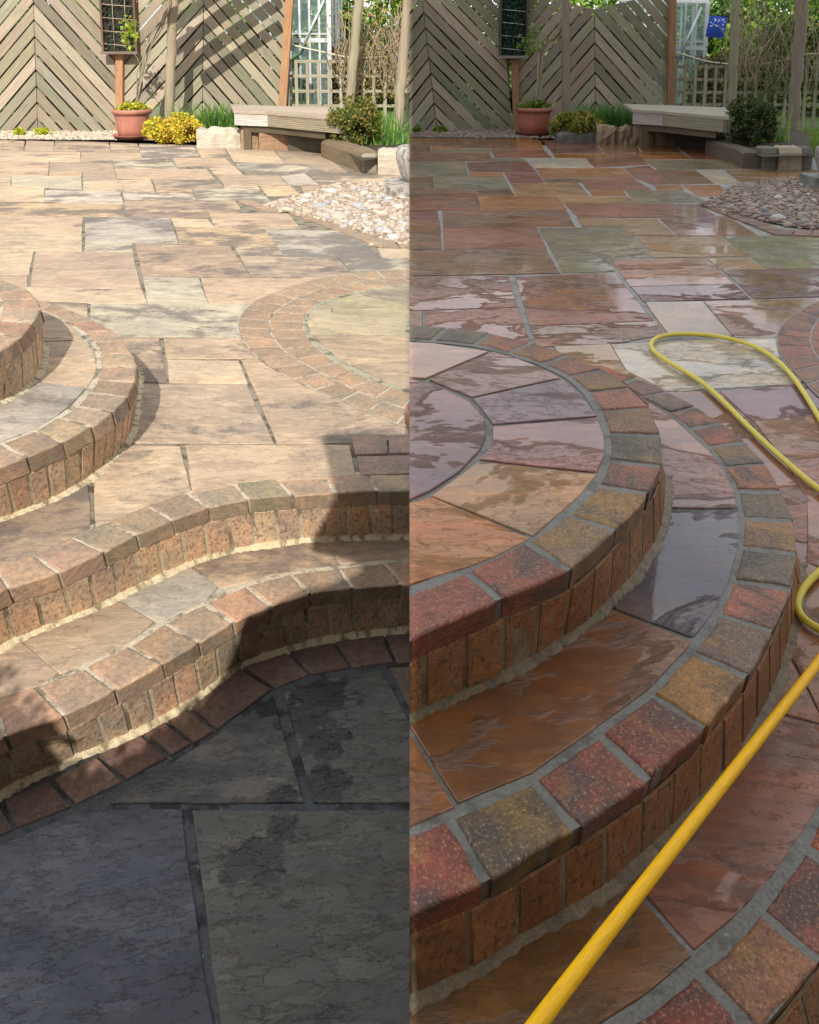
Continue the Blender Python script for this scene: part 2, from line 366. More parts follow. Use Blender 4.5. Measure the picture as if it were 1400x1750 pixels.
def groundm(name, wet):
    n = N(name); p = n.noise(n.uvn, 1.2, 6, .6); g = n.noise(n.uvn, 60, 5, .7)
    c = n.mix(n.rng(p, .35, .65), n.mix(1, n.col, (.75, .8, .7), 'MULTIPLY'), n.mix(1, n.col, (1.2, 1.15, 1.0), 'MULTIPLY'))
    c = n.mix(n.rng(g, .3, .7, 0, .8), n.mix(1, c, (.6, .6, .6), 'MULTIPLY'), n.mix(1, c, (1.3, 1.3, 1.3), 'MULTIPLY'))
    return n.fin(c, .9, n.bump(g, .8, .01))
def glassm(name):
    n = N(name); p = n.noise(n.uvn, 3, 4)
    return n.fin((.35, .5, .5, 1), n.rng(p, .3, .7, .05, .2), None, Alpha=.22, Specular_IOR_Level=.3)
M = {}
for s_, wet in (('L', 0), ('R', 1)):
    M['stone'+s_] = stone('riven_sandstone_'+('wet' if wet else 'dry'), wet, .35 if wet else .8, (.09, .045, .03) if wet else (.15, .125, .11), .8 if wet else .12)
    M['brick'+s_] = paver('block_paver_'+('wet' if wet else 'dry'), wet, 1.0 if wet else .45)
    M['wall'+s_] = paver('facing_brick_'+('wet' if wet else 'dry'), wet, .3 if wet else .15, True)
    M['mort'+s_] = mortar('pointing_'+('wet' if wet else 'dry'), wet, .6 if wet else .9)
    M['wood'+s_] = wood('weathered_wood_'+('damp' if wet else 'dry'), wet*.6, .18)
DP = [P(545, 1190, -.33), P(520, 1230, -.33), P(548, 1265, -.33), P(558, 1340, -.33), P(482, 1412, -.33), P(432, 1470, -.33), P(462, 1210, -.33), P(480, 1360, -.33)]
M['grimeShadeL'] = stone('grimy_shaded_sandstone', 0, .7, (.06, .062, .075), .2, 1.25, [(*q, r_) for q, r_ in zip(DP, (.085, .07, .06, .05, .035, .06, .035, .03))])  # real grime, plus the bluish foreground shade put into the slab colour
M['leaf'] = leafm('leaf'); M['terracotta'] = plain('terracotta', .6, .18, 9, .3); M['metal'] = plain('aluminium', .35, .1, 8, .1, .6)
M['pebble'] = plain('pebble', .7, .25, 22, .5); M['pebbleR'] = plain('wet_pebble', .5, .3, 22, .4, 0, .15)
M['lawn'] = groundm('lawn', 0); M['soil'] = groundm('soil', 0); M['plain'] = plain('painted', .6, .1, 6, .1)
M['glass'] = glassm('greenhouse_glass'); M['cloth'] = plain('cloth', .8, .15, 20, .3)
hn = N('hose_pvc'); hp = hn.noise(hn.uvn, 14, 5, .6); hw = hn.noise(hn.mapp(hn.uvn, (1, 6, 1)), 30, 4, .6)
hc = hn.mix(hn.rng(hw, .52, .62, 0, .6), hn.col, hn.mix(1, hn.col, (.4, .36, .3), 'MULTIPLY'))
M['hose'] = hn.fin(hn.mix(hn.rng(hp, .3, .7, 0, .4), hc, hn.mix(1, hc, (1.15, 1.12, 1.2), 'MULTIPLY')), .42, hn.bump(hp, .25, .0015), Specular_IOR_Level=.25)
SC = {'k': (.30, .19, .13)}

H1, H2 = .165, .33
CT = .047                                       # coping thickness
# ------------------------------------------------------------------ stepped brickwork
RC = [(.38, .105, .06), (.33, .10, .06), (.22, .13, .09), (.36, .19, .07), (.38, .125, .075), (.28, .11, .07)]
LC = [(.43, .31, .22), (.39, .295, .205), (.43, .28, .195), (.37, .31, .215), (.42, .33, .235)]
WR = [(.40, .20, .085), (.36, .17, .07), (.40, .22, .10)]
WL = [(.64, .49, .34), (.60, .47, .34), (.63, .45, .30)]
MC = {'L': (.50, .43, .33), 'R': (.17, .165, .142)}
FC = {'L': (.60, .51, .34), 'R': (.22, .165, .09)}
def coping(side, joints, z, par, cols=None, gapw=.0030, name='coping', bedname='coping_mortar', drop=CT, shy=.36):
    b = [P(x, y, z) for (x, y), _ in joints]; f = [P(x, y, z) for _, (x, y) in joints]
    if side == 'R':
        dd = [(up2(q)-up2(p)).normalized() for p, q in zip(b, f)]; b = [p-d*.0062 for p, d in zip(b, dd)]; f = [p+d*.002 for p, d in zip(f, dd)]
    bs = catmull(b, 8); fs = catmull(f, 8)
    mb = MB()
    pal = RC if side == 'R' else LC
    gapw = gapw if side == 'R' else gapw*1.35
    for i in range(len(b)-1):
        col = cols[i] if cols and i < len(cols) and cols[i] else random.choice(pal)
        if side == 'R': col = (col[0]*1.12, col[1]*1.06, col[2]*.86)
        q = [b[i], f[i]]
        m1 = fs[i*8+4]; q.append(f[i].lerp(f[i+1], .5).lerp(m1, .35)); q += [f[i+1], b[i+1], b[i].lerp(b[i+1], .5).lerp(bs[i*8+4], .6)]
        zz = z+random.uniform(-.0012, .0022)
        prism(mb, q, zz, drop, .0045, rj(col, .12), .0026, .018, shy, gapw, .006)
    o = mb.build(name, M['brick'+side], par, side)
    mm = MB()
    dz = .0024
    FP = []; BP = []
    for i in range(len(b)):
        FP.append(f[i]); BP.append(b[i])
        if i < len(b)-1: FP.append(f[i].lerp(f[i+1], .5).lerp(fs[i*8+4], .35)); BP.append(b[i].lerp(b[i+1], .5).lerp(bs[i*8+4], .6))
    r = []; n = len(FP)
    for k in range(n):
        d = (up2(FP[k])-up2(BP[k])).normalized()
        fo = FP[k]-d*.0085; bo = BP[k]-d*.012
        r.append(mm.add([Vector((bo.x, bo.y, z-dz)), Vector((fo.x, fo.y, z-dz)), Vector((fo.x, fo.y+shy*drop, z-drop+.002)), Vector((bo.x, bo.y+shy*drop, z-drop+.002))]))
    for k in range(n-1):
        for a, c in ((0, 1), (1, 2), (2, 3)): mm.face((r[k][a], r[k+1][a], r[k+1][c], r[k][c]), MC[side])
    mm.build(bedname, M['mort'+side], par, side)
    return bs, fs
def riser(side, fs, base, ztop, zbot, par, spacing, shy=.36, rec=.008, zbase=None, toward=(0, -1, 0)):
    """header-brick riser between the underside of the coping and the traced foot line"""
    base = catmull([P(x, y, zbot) for x, y in base], 8)
    top = []
    N_ = 120
    T = []; B = []
    f0 = frac_of(fs, base[0]+Vector((0, 0, ztop-zbot))); f1 = frac_of(fs, base[-1]+Vector((0, 0, ztop-zbot)))
    prev = 0
    for k in range(N_+1):
        t = k/N_; a = resample(fs, f0+(f1-f0)*t)
        g = frac_of(base, Vector((a.x, a.y+.37*(ztop-zbot), zbot))) if 0 < k < N_ else t
        B.append(g); T.append(Vector((a.x, a.y+shy*CT, ztop-CT+.003)))
    for it in range(12): B = [B[0]]+[(B[k-1]+B[k]*2+B[k+1])/4 for k in range(1, N_)]+[B[-1]]
    for k in range(1, N_+1): B[k] = max(B[k], B[k-1])
    B = [resample(base, g) for g in B]
    L = sum((T[k+1]-T[k]).length for k in range(N_))
    out = []
    sgn = 1
    tm = (T[N_//2+1]-T[N_//2-1]); nn = Vector((-tm.y, tm.x, 0))
    if nn.dot(Vector(toward)) < 0: sgn = -1
    for k in range(N_+1):
        t = T[min(k+1, N_)]-T[max(k-1, 0)]; nn = Vector((-t.y, t.x, 0)).normalized()*sgn; out.append(nn)
    T = [a-o*rec for a, o in zip(T, out)]
    mw = MB(); rr = [mw.add([T[k]+out[k]*.0008, B[k]+out[k]*.0008]) for k in range(N_+1)]
    for k in range(N_): mw.face((rr[k][0], rr[k+1][0], rr[k+1][1], rr[k][1]), (.52, .45, .33) if side == 'L' else (.29, .23, .14))
    mw.build('riser_mortar', M['mort'+side], par, side)
    n = max(2, round(L/spacing)); mb = MB(); pal = WR if side == 'R' else WL
    at = lambda arr, t: arr[min(N_-1, int(t*N_))].lerp(arr[min(N_, int(t*N_)+1)], t*N_-int(t*N_))
    for i in range(n):
        g = .0042/L; a, c = i/n+g*random.uniform(.8, 1.3), (i+1)/n-g*random.uniform(.8, 1.3)
        col = rj(random.choice(pal), .12); pr = .0028+random.uniform(-.0012, .0012)
        q = [at(T, a), at(T, c), at(B, c), at(B, a)]; o = [at(out, a), at(out, c), at(out, c), at(out, a)]
        q[0] = q[0].lerp(q[3], .04); q[1] = q[1].lerp(q[2], .04)
        cen = sum(q, Vector())/4
        i0 = mb.add([p-o_*.02 for p, o_ in zip(q, o)]); i1 = mb.add([p+o_*(pr-.0016) for p, o_ in zip(q, o)]); i2 = mb.add([p.lerp(cen, .035)+o_*pr for p, o_ in zip(q, o)])
        ox, oy = random.uniform(0, 30), random.uniform(0, 30); W = (q[1]-q[0]).length; Hh = (q[3]-q[0]).length
        uvq = [(ox, oy+Hh), (ox+W, oy+Hh), (ox+W, oy), (ox, oy)]
        for ra, rb in ((i0, i1), (i1, i2)):
            for k in range(4):
                k2 = (k+1) % 4; mb.face((ra[k], ra[k2], rb[k2], rb[k]), col, [uvq[k], uvq[k2], uvq[k2], uvq[k]])
        mb.face(i2, col, uvq)
    mb.build('riser_bricks', M['wall'+side], par, side)
    ft = MB(); pts = [resample(base, k/260)+resample(out, 0)*0 for k in range(261)]
    pts = [p+at(out, k/260)*.003+Vector((0, 0, -.001)) for k, p in enumerate(pts)]
    pts = [p+Vector((mnoise.noise(p*30)*.0025, mnoise.noise(p*30+Vector((9, 0, 0)))*.0025, 0)) for p in pts]
    wd = .017 if side == 'L' else .014
    rows = []
    for k in range(261):
        o_ = at(out, k/260); p = resample(base, k/260); nz = lambda f_, q_: mnoise.noise(Vector((k*f_, q_, 2.5)))
        w1 = wd*(1+.35*nz(.11, 1)+.35*nz(.45, 4)); hgt = wd*.75*(1+.3*nz(.13, 7)+.3*nz(.5, 9))
        rows.append(ft.add([p-o_*.006+Vector((0, -.37*hgt*0, hgt*1.05)), p+o_*.003+Vector((0, 0, hgt*.8)), p+o_*(w1*.5)+Vector((0, 0, hgt*.35+.001*nz(.9, 3))), p+o_*w1+Vector((0, 0, .0035)), p+o_*(w1+.002)+Vector((0, 0, -.003))]))
    for k in range(260):
        for j in range(4):
            a_, b_, c__, d__ = rows[k][j], rows[k+1][j], rows[k+1][j+1], rows[k][j+1]; u_ = k*.01; v_ = j*.008
            ft.face((a_, b_, c__, d__), FC[side], [(u_, v_), (u_+.01, v_), (u_+.01, v_+.008), (u_, v_+.008)], True)
    ft.build('mortar_fillet', M['mort'+side], par, side)
    return base
def strip(mb, A, B, z, col, th=0):
    n = max(len(A), len(B))*2
    r = [mb.add([Vector((*resample(A, k/n).xy, z)), Vector((*resample(B, k/n).xy, z))]) for k in range(n+1)]
    for k in range(n): mb.face((r[k][0], r[k+1][0], r[k+1][1], r[k][1]), col)
def slabs(side, lst, z, name, par=None, mat=None, tilt=.002, gap=.006, up=0, proud=.0):
    mb = MB()
    for i, (pts, col) in enumerate(lst):
        q = [P(x, y, z) for x, y in pts]
        far = q[0].y > 4.0
        prism(mb, q, z+up+random.uniform(-.001, .0008), .02, .0020, rj(col, .05), .0024, .09, 0, (gap*.1-.0012), tilt, rot=random.choice((0, math.pi, .12, -.15, math.pi+.1)))
    return mb.build(name, mat or M['stone'+side], par, side)

# stone colours
c_ = dict(r=(.27, .115, .06), o=(.38, .18, .045), g=(.23, .225, .145), m=(.27, .13, .085), b=(.37, .24, .105), p=(.18, .07, .05), s=(.08, .08, .11), w=(.54, .52, .43), n=(.23, .12, .045), k=(.30, .16, .085), v=(.25, .125, .14))
# dry-side colours; the two darkest tones also hold the shade on the near slabs
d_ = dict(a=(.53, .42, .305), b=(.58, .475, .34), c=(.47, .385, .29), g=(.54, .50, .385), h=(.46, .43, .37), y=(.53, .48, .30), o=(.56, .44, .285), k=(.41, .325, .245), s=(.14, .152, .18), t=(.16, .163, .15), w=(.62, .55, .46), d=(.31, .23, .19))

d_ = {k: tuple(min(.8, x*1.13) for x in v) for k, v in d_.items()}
# ================================================================== LEFT: the dry, sunlit patio
Sd = 'L'
# level 0 ------------------------------------------------------------
stepA = thing('brick_step', 'upper curved brick step in sunlight with pale mortar, dropping from the dry patio', 'step', P(300, 950, 0))
jA = [((-75, 992), (-58, 1040)), ((-8, 966), (16, 1007)), ((57, 947), (103, 980)), ((122, 917), (180, 945)), ((180, 890), (237, 914)), ((250, 862), (297, 890)), ((321, 842), (359, 868)), ((400, 826), (426, 854)), ((472, 817), (502, 848)), ((552, 811), (576, 843)), ((625, 809), (647, 840)), ((700, 808), (722, 839)), ((770, 808), (795, 840))]
bA, fA = coping('L', jA, 0, stepA)
baseA = [(-60, 1140), (0, 1107), (32, 1090), (100, 1062), (150, 1043), (197, 1021), (270, 985), (350, 952), (412, 937), (525, 921), (600, 917), (700, 915), (790, 915)]
bsA = riser('L', fA, baseA, 0, -H1, stepA, .058)
stepB = thing('brick_step', 'lower curved brick step, half in shade, above the dark stone slabs', 'step', P(300, 1150, -H1))
jB = [((-90, 1225), (-80, 1310)), ((-18, 1198), (10, 1261)), ((60, 1172), (112, 1225)), ((145, 1139), (200, 1180)), ((220, 1104), (281, 1137)), ((281, 1064), (342, 1099)), ((350, 1031), (402, 1064)), ((420, 1000), (465, 1037)), ((497, 980), (531, 1015)), ((580, 969), (604, 1006)), ((657, 960), (687, 1001)), ((740, 956), (765, 999)), ((810, 955), (840, 999))]
bB, fB = coping('L', jB, -H1, stepB)
baseB = [(-70, 1392), (0, 1352), (62, 1322), (120, 1295), (160, 1278), (212, 1258), (240, 1242), (300, 1212), (350, 1180), (412, 1133), (490, 1107), (575, 1087), (700, 1073), (800, 1066)]
bsB = riser('L', fB, baseB, -H1, -H2, stepB, .057)
tb = MB(); strip(tb, bsA, bB, -H1-.0042, (.42, .38, .30)); tb.build('tread_bed', M['mortL'], stepB, 'L')
tread = [([(-60, 1130), (0, 1103), (33, 1093), (98, 1150), (60, 1172), (-18, 1198), (-90, 1220)], d_['c']),
         ([(36, 1093), (100, 1066), (197, 1024), (262, 1062), (220, 1098), (145, 1134), (103, 1150)], d_['c']),
         ([(203, 1024), (270, 989), (322, 967), (372, 1003), (350, 1025), (281, 1059), (268, 1062)], d_['h']),
         ([(328, 966), (412, 940), (525, 924), (552, 924), (580, 963), (497, 974), (420, 994), (378, 1004)], d_['a']),
         ([(556, 924), (600, 919), (700, 917), (800, 917), (810, 950), (740, 951), (657, 955), (585, 963)], d_['k'])]
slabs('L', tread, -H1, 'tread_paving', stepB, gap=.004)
# paver border and slabs at the foot of the steps (level -H2)
outer = [(-70, 1462), (0, 1434), (130, 1381), (215, 1339), (290, 1296), (365, 1252), (420, 1214), (468, 1180), (545, 1155), (602, 1143), (655, 1137), (700, 1134), (800, 1130)]
jl = [((-80, 1400), (-60, 1456)), ((-1, 1368), (27, 1418)), ((85, 1332), (128, 1378)), ((167, 1290), (215, 1336)), ((242, 1254), (291, 1294)), ((322, 1208), (370, 1250)), ((410, 1140), (470, 1177)), ((490, 1113), (531, 1154)), ((570, 1096), (602, 1142)), ((657, 1084), (677, 1134)), ((745, 1078), (762, 1131))]
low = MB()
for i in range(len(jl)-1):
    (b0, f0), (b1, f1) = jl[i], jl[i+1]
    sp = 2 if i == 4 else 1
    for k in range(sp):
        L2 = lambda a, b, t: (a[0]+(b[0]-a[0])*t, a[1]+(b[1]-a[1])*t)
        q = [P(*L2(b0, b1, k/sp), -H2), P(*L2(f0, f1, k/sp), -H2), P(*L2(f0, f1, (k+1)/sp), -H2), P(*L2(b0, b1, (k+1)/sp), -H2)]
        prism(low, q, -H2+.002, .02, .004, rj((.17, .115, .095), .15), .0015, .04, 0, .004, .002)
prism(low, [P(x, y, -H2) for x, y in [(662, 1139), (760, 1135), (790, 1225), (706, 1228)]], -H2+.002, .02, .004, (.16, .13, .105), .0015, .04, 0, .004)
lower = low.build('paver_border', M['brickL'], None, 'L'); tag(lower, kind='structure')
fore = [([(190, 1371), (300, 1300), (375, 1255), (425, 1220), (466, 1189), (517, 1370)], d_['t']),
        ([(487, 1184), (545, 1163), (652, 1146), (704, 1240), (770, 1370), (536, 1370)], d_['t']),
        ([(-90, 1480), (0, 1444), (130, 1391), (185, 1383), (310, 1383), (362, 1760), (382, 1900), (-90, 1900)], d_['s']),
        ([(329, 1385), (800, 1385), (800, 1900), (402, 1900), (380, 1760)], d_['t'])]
f_ = slabs('L', fore, -H2, 'lower_paving', None, M['grimeShadeL'], .001, .0045); tag(f_, kind='structure')
gb = MB(); i = gb.add([Vector((-14, -2.2, -H2-.004)), Vector((0, -2.2, -H2-.004)), Vector((0, 12, -H2-.004)), Vector((-14, 12, -H2-.004))]); gb.face(i, (.085, .09, .095)); tag(gb.build('lower_paving_bed', M['mortL']), kind='structure')
# ring step on the left
ring = thing('round_step', 'lower brick ring of the round raised step at the left, dry and sunlit', 'step', P(100, 800, 0))
jR = [((-140, 800), (-120, 842)), ((-65, 782), (-28, 812)), ((3, 758), (48, 782)), ((60, 736), (109, 756)), ((100, 713), (159, 730)), ((131, 693), (194, 704)), ((152, 670), (219, 678)), ((166, 648), (233, 652)), ((171, 626), (236, 627)), ((171, 604), (229, 605)), ((161, 585), (212, 583)), ((143, 567), (192, 563)), ((120, 552), (163, 547)), ((97, 541), (129, 533)), ((70, 528), (94, 519)), ((40, 518), (58, 509)), ((0, 510), (15, 500))]
bR, fR = coping('L', jR, H1, ring)
baseR = [(-130, 925), (-60, 905), (0, 886), (57, 866), (114, 840), (160, 811), (200, 774), (214, 757), (227, 720), (233, 670), (237, 640)]
bsR = riser('L', fR, baseR, H1, 0, ring, .050, toward=(1, -1, 0))
tr = MB(); r_ = tr.add([Vector((*p.xy, H1-.0042)) for p in bR]+[P(-200, 520, H1-.0042), P(-200, 780, H1-.0042)]); tr.face(r_, (.40, .37, .30)); tr.build('tread_bed', M['mortL'], ring, 'L')
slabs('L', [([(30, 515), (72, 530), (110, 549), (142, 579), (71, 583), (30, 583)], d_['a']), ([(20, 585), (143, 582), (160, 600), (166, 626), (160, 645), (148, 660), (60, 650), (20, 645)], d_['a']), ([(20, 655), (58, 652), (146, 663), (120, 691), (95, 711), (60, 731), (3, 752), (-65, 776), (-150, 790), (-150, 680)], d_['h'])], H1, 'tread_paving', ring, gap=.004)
dais = thing('round_step', 'topmost brick dais of the round step at the left edge, dry and sunlit', 'step', P(20, 640, H1))
jD = [((-150, 610), (-115, 640)), ((-70, 580), (-5, 605)), ((-28, 562), (36, 578)), ((-6, 546), (60, 551)), ((3, 528), (72, 530)), ((2, 512), (66, 511)), ((-12, 500), (48, 494)), ((-45, 490), (12, 480)), ((-120, 480), (-80, 468))]
bD, fD = coping('L', jD, H2, dais)
riser('L', fD, [(-110, 720), (-50, 704), (0, 689), (29, 671), (57, 650), (70, 622), (73, 590)], H2, H1, dais, .045, toward=(1, -1, 0))
td = MB(); r_ = td.add([Vector((*p.xy, H2-.003)) for p in bD]+[P(-260, 500, H2-.003), P(-260, 600, H2-.003)]); td.face(r_, d_['a']); td.build('tread_paving', M['stoneL'], dais, 'L')
# patio slabs, level 0
L1 = lambda l: Z(l, 0, 220, 2)
S = [(L1([(150, 590), (298, 594), (303, 710), (150, 710)]), 'b'), (L1([(312, 598), (850, 600), (850, 712), (308, 710)]), 'g'), (L1([(40, 540), (485, 548), (502, 597), (40, 592)]), 'b'), (L1([(489, 503), (680, 510), (712, 600), (505, 597)]), 'g'),
     (L1([(684, 510), (1250, 514), (900, 602), (716, 600)]), 'a'), (L1([(122, 418), (455, 422), (482, 546), (103, 543)]), 'a'), (L1([(-60, 415), (115, 418), (97, 497), (-60, 500)]), 'b'), (L1([(-60, 500), (95, 500), (90, 585), (-60, 585)]), 'a'),
     (L1([(462, 393), (785, 400), (858, 508), (488, 500)]), 'k'), (L1([(822, 434), (1150, 440), (1225, 514), (862, 512)]), 'c'), (L1([(1160, 442), (1420, 440), (1420, 500), (1215, 505)]), 'g'), (L1([(-60, 350), (280, 352), (280, 418), (-60, 415)]), 'b'),
     (L1([(-60, 294), (283, 300), (280, 350), (-60, 348)]), 'a'), (L1([(290, 300), (580, 305), (610, 392), (292, 385)]), 'h'), (L1([(292, 387), (450, 390), (455, 420), (290, 418)]), 'g'), (L1([(585, 307), (710, 309), (732, 336), (598, 333)]), 'b'),
     (L1([(600, 336), (903, 342), (952, 402), (615, 392)]), 'o'), (L1([(715, 288), (985, 290), (1030, 342), (735, 337)]), 'a'), (L1([(795, 400), (948, 403), (970, 436), (822, 434)]), 'b'), (L1([(905, 344), (1195, 350), (1300, 440), (975, 438)]), 'h'),
     (L1([(1290, 408), (1420, 410), (1420, 440), (1308, 440)]), 'b'), (L1([(-60, 248), (415, 258), (428, 300), (-60, 292)]), 'o'), (L1([(418, 218), (655, 222), (672, 242), (424, 240)]), 'w'), (L1([(424, 242), (805, 246), (830, 286), (430, 280)]), 'a'), (L1([(430, 282), (705, 288), (718, 305), (432, 303)]), 'k'),
     (L1([(155, 210), (412, 214), (422, 257), (150, 250)]), 'w'), (L1([(-60, 195), (153, 196), (150, 248), (-60, 247)]), 'b'), (L1([(660, 207), (880, 206), (925, 246), (675, 243)]), 'g'), (L1([(532, 203), (655, 207), (665, 222), (537, 219)]), 'o'),
     (L1([(285, 180), (515, 172), (530, 218), (285, 210)]), 'b'), (L1([(40, 160), (278, 163), (280, 208), (40, 194)]), 'g'), (L1([(-60, 160), (38, 160), (36, 193), (-60, 193)]), 'b'), (L1([(520, 172), (745, 178), (768, 205), (535, 203)]), 'c'),
     (L1([(885, 193), (990, 192), (1028, 226), (915, 228)]), 'o'), (L1([(765, 189), (880, 192), (888, 206), (768, 205)]), 'b'), (L1([(-60, 110), (168, 112), (165, 160), (-60, 160)]), 'a'), (L1([(172, 112), (385, 118), (400, 178), (285, 178), (283, 148), (170, 145)]), 'c'),
     (L1([(170, 147), (280, 148), (280, 162), (168, 160)]), 'o'), (L1([(386, 105), (585, 108), (610, 138), (392, 134)]), 'g'), (L1([(392, 136), (705, 138), (735, 172), (400, 170)]), 'a'), (L1([(590, 98), (770, 100), (795, 124), (605, 128)]), 'a'),
     (L1([(710, 128), (800, 126), (830, 156), (735, 155)]), 'b'), (L1([(740, 158), (950, 160), (985, 191), (765, 188)]), 'c'), (L1([(800, 115), (1050, 122), (1120, 149), (825, 146)]), 'g'), (L1([(960, 162), (1040, 151), (1090, 190), (990, 192)]), 'w'),
     (L1([(1050, 150), (1420, 160), (1420, 184), (1095, 190)]), 'b'), (L1([(-60, 75), (275, 80), (275, 112), (-60, 108)]), 'b'), (L1([(-60, 36), (85, 42), (80, 74), (-60, 74)]), 'a'), (L1([(90, 40), (185, 43), (183, 76), (85, 74)]), 'c'), (L1([(188, 40), (372, 46), (378, 79), (185, 76)]), 'a'),
     (L1([(280, 80), (480, 82), (485, 104), (380, 106), (275, 112)]), 'c'), (L1([(375, 46), (470, 50), (480, 80), (380, 78)]), 'b'), (L1([(475, 50), (660, 56), (685, 96), (485, 104)]), 'w'), (L1([(665, 56), (765, 62), (785, 99), (688, 97)]), 'a'),
     (L1([(770, 62), (930, 68), (975, 118), (800, 112)]), 'b'), (L1([(935, 68), (1080, 74), (1190, 148), (1120, 146), (978, 118)]), 'c'),
     (L1([(1095, 192), (1150, 190), (1160, 205), (1110, 215)]), 'a'), (L1([(1030, 195), (1092, 193), (1110, 218), (1040, 226)]), 'k'),
     ([(205, 576), (272, 578), (285, 652), (195, 651), (180, 600)], 'a'), ([(279, 578), (470, 577), (480, 612), (286, 612)], 'a'), ([(286, 614), (408, 616), (422, 655), (290, 653)], 'b'), ([(180, 655), (422, 657), (467, 757), (170, 755)], 'c'),
     ([(413, 616), (480, 600), (700, 690), (800, 730), (800, 743), (600, 757), (474, 758)], 'a'), ([(317, 761), (597, 760), (610, 815), (460, 822), (400, 830), (330, 842)], 'a'), ([(150, 760), (308, 762), (326, 838), (250, 866), (164, 900), (160, 800)], 'b'),
     ([(-80, 820), (150, 800), (155, 902), (57, 950), (-8, 970), (-80, 996)], 'k')]
pat = MB()
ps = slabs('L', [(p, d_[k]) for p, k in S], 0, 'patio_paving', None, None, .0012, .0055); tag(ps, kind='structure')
# bed and joints, level 0: from the back of the coping to the garden
bd = MB(); far = [Vector((6, 9.5, -.004)), Vector((-14, 9.5, -.004)), Vector((-14, 1.9, -.004))]
i = bd.add([Vector((*(b.lerp(f, .6)).xy, -.0038)) for b, f in zip(bA, fA)]+far); bd.face(i, (.25, .215, .165)); tag(bd.build('patio_bed', M['mortL'], None, 'L'), kind='structure')
# circle of pavers at the right edge
def pring(side, A, B, n, z, col, mb, a0=0, a1=1, gap=.004):
    A = catmull([P(x, y, z) for x, y in A], 8); B = catmull([P(x, y, z) for x, y in B], 8)
    for i in range(n):
        t0, t1 = a0+(a1-a0)*i/n, a0+(a1-a0)*(i+1)/n
        q = [resample(A, t0), resample(A, t1), resample(B, t1), resample(B, t0)]
        prism(mb, q, z+.004+random.uniform(0, .001), .012, .003, rj(random.choice(col), .1), .001, .04, 0, gap, .001)
    return A, B
o_ = [(800, 475), (740, 463), (700, 461), (605, 467), (525, 482), (480, 496), (432, 517), (410, 540), (405, 556), (411, 577), (445, 617), (510, 655), (562, 677), (625, 705), (675, 725), (720, 740), (800, 765)]
m_ = [(800, 485), (745, 476), (700, 474), (645, 477), (580, 489), (525, 503), (482, 524), (463, 543), (461, 560), (466, 577), (490, 605), (525, 625), (590, 660), (650, 685), (700, 702), (800, 730)]
i_ = [(800, 500), (745, 486), (700, 487), (600, 502), (550, 517), (527, 534), (519, 552), (525, 575), (550, 602), (600, 635), (645, 654), (700, 674), (800, 700)]
pm = MB(); bp = [(.39, .295, .205), (.36, .28, .20), (.41, .30, .205)]
Ao, Am = pring('L', o_, m_, 24, 0, bp, pm); Am2, Ai = pring('L', m_, i_, 22, 0, bp, pm)
tag(pm.build('paver_circle', M['brickL'], None, 'L'), kind='structure')
bb = MB(); strip(bb, [p for p in Ao], [p for p in Ai], .0022, (.44, .40, .32)); i = bb.add([Vector((*p.xy, .0022)) for p in Ai]); bb.face(i, (.33, .31, .22)); tag(bb.build('circle_bed', M['mortL'], None, 'L'), kind='structure')
E = lambda l: Z(l, 350, 430, 4)
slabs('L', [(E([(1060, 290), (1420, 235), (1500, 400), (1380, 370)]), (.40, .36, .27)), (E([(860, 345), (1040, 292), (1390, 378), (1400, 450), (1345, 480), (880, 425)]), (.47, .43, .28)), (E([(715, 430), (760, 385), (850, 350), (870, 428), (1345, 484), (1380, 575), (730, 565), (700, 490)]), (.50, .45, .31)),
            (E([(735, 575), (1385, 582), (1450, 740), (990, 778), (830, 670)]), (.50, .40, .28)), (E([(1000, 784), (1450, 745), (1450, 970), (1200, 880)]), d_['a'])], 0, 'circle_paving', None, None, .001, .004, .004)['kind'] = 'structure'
slabs('L', [([(602, 748), (660, 745), (662, 776), (608, 778)], d_['d']), ([(664, 745), (760, 742), (762, 773), (666, 776)], d_['d']), ([(610, 781), (762, 777), (764, 808), (616, 812)], d_['d'])], 0, 'patio_blocks', None, M['brickL'], .001, .003, .003)['kind'] = 'structure'

# ================================================================== RIGHT: the washed, wet patio
top = thing('round_step', 'topmost wet round dais edged with mottled red and brown blocks', 'step', P(850, 1000, H1))
jT = [((560, 1130), (585, 1210)), ((660, 1035), (700, 1100)), ((800, 977), (858, 1026)), ((902, 926), (978, 976)), ((975, 880), (1057, 907)), ((1024, 829), (1112, 842)), ((1042, 786), (1135, 796)), ((1043, 741), (1133, 743)), ((1030, 702), (1112, 696)), ((1010, 670), (1078, 662)), ((977, 642), (1034, 630)), ((930, 620), (975, 605)), ((872, 601), (910, 585)), ((812, 587), (840, 568)), ((740, 580), (765, 559)), ((675, 576), (695, 554)), ((600, 578), (620, 553))]
cT = [None, (.30, .12, .10), (.27, .105, .085), (.23, .16, .12), (.25, .16, .08), (.27, .12, .10), (.16, .14, .125), (.23, .15, .11), (.34, .15, .12), (.23, .155, .12), (.25, .13, .11), (.29, .15, .10), (.31, .13, .11), (.15, .145, .13), (.17, .15, .14)]
cT[1] = (.31, .115, .10)
bT, fT = coping('R', jT, H2, top, cT, .0065)
baseT = [(600, 1275), (700, 1222), (762, 1195), (825, 1167), (885, 1140), (937, 1105), (1012, 1055), (1050, 1016), (1082, 984), (1117, 930), (1128, 900), (1134, 860), (1138, 815)]
bsT = riser('R', fT, baseT, H2, H1, top, .066, toward=(1, -1, 0))
tt_ = MB(); i = tt_.add([Vector((*(b.lerp(f, .1)).xy, H2-.0042)) for b, f in zip(bT, fT)]); tt_.face(i, MC['R']); tt_.build('dais_bed', M['mortR'], top, 'R')
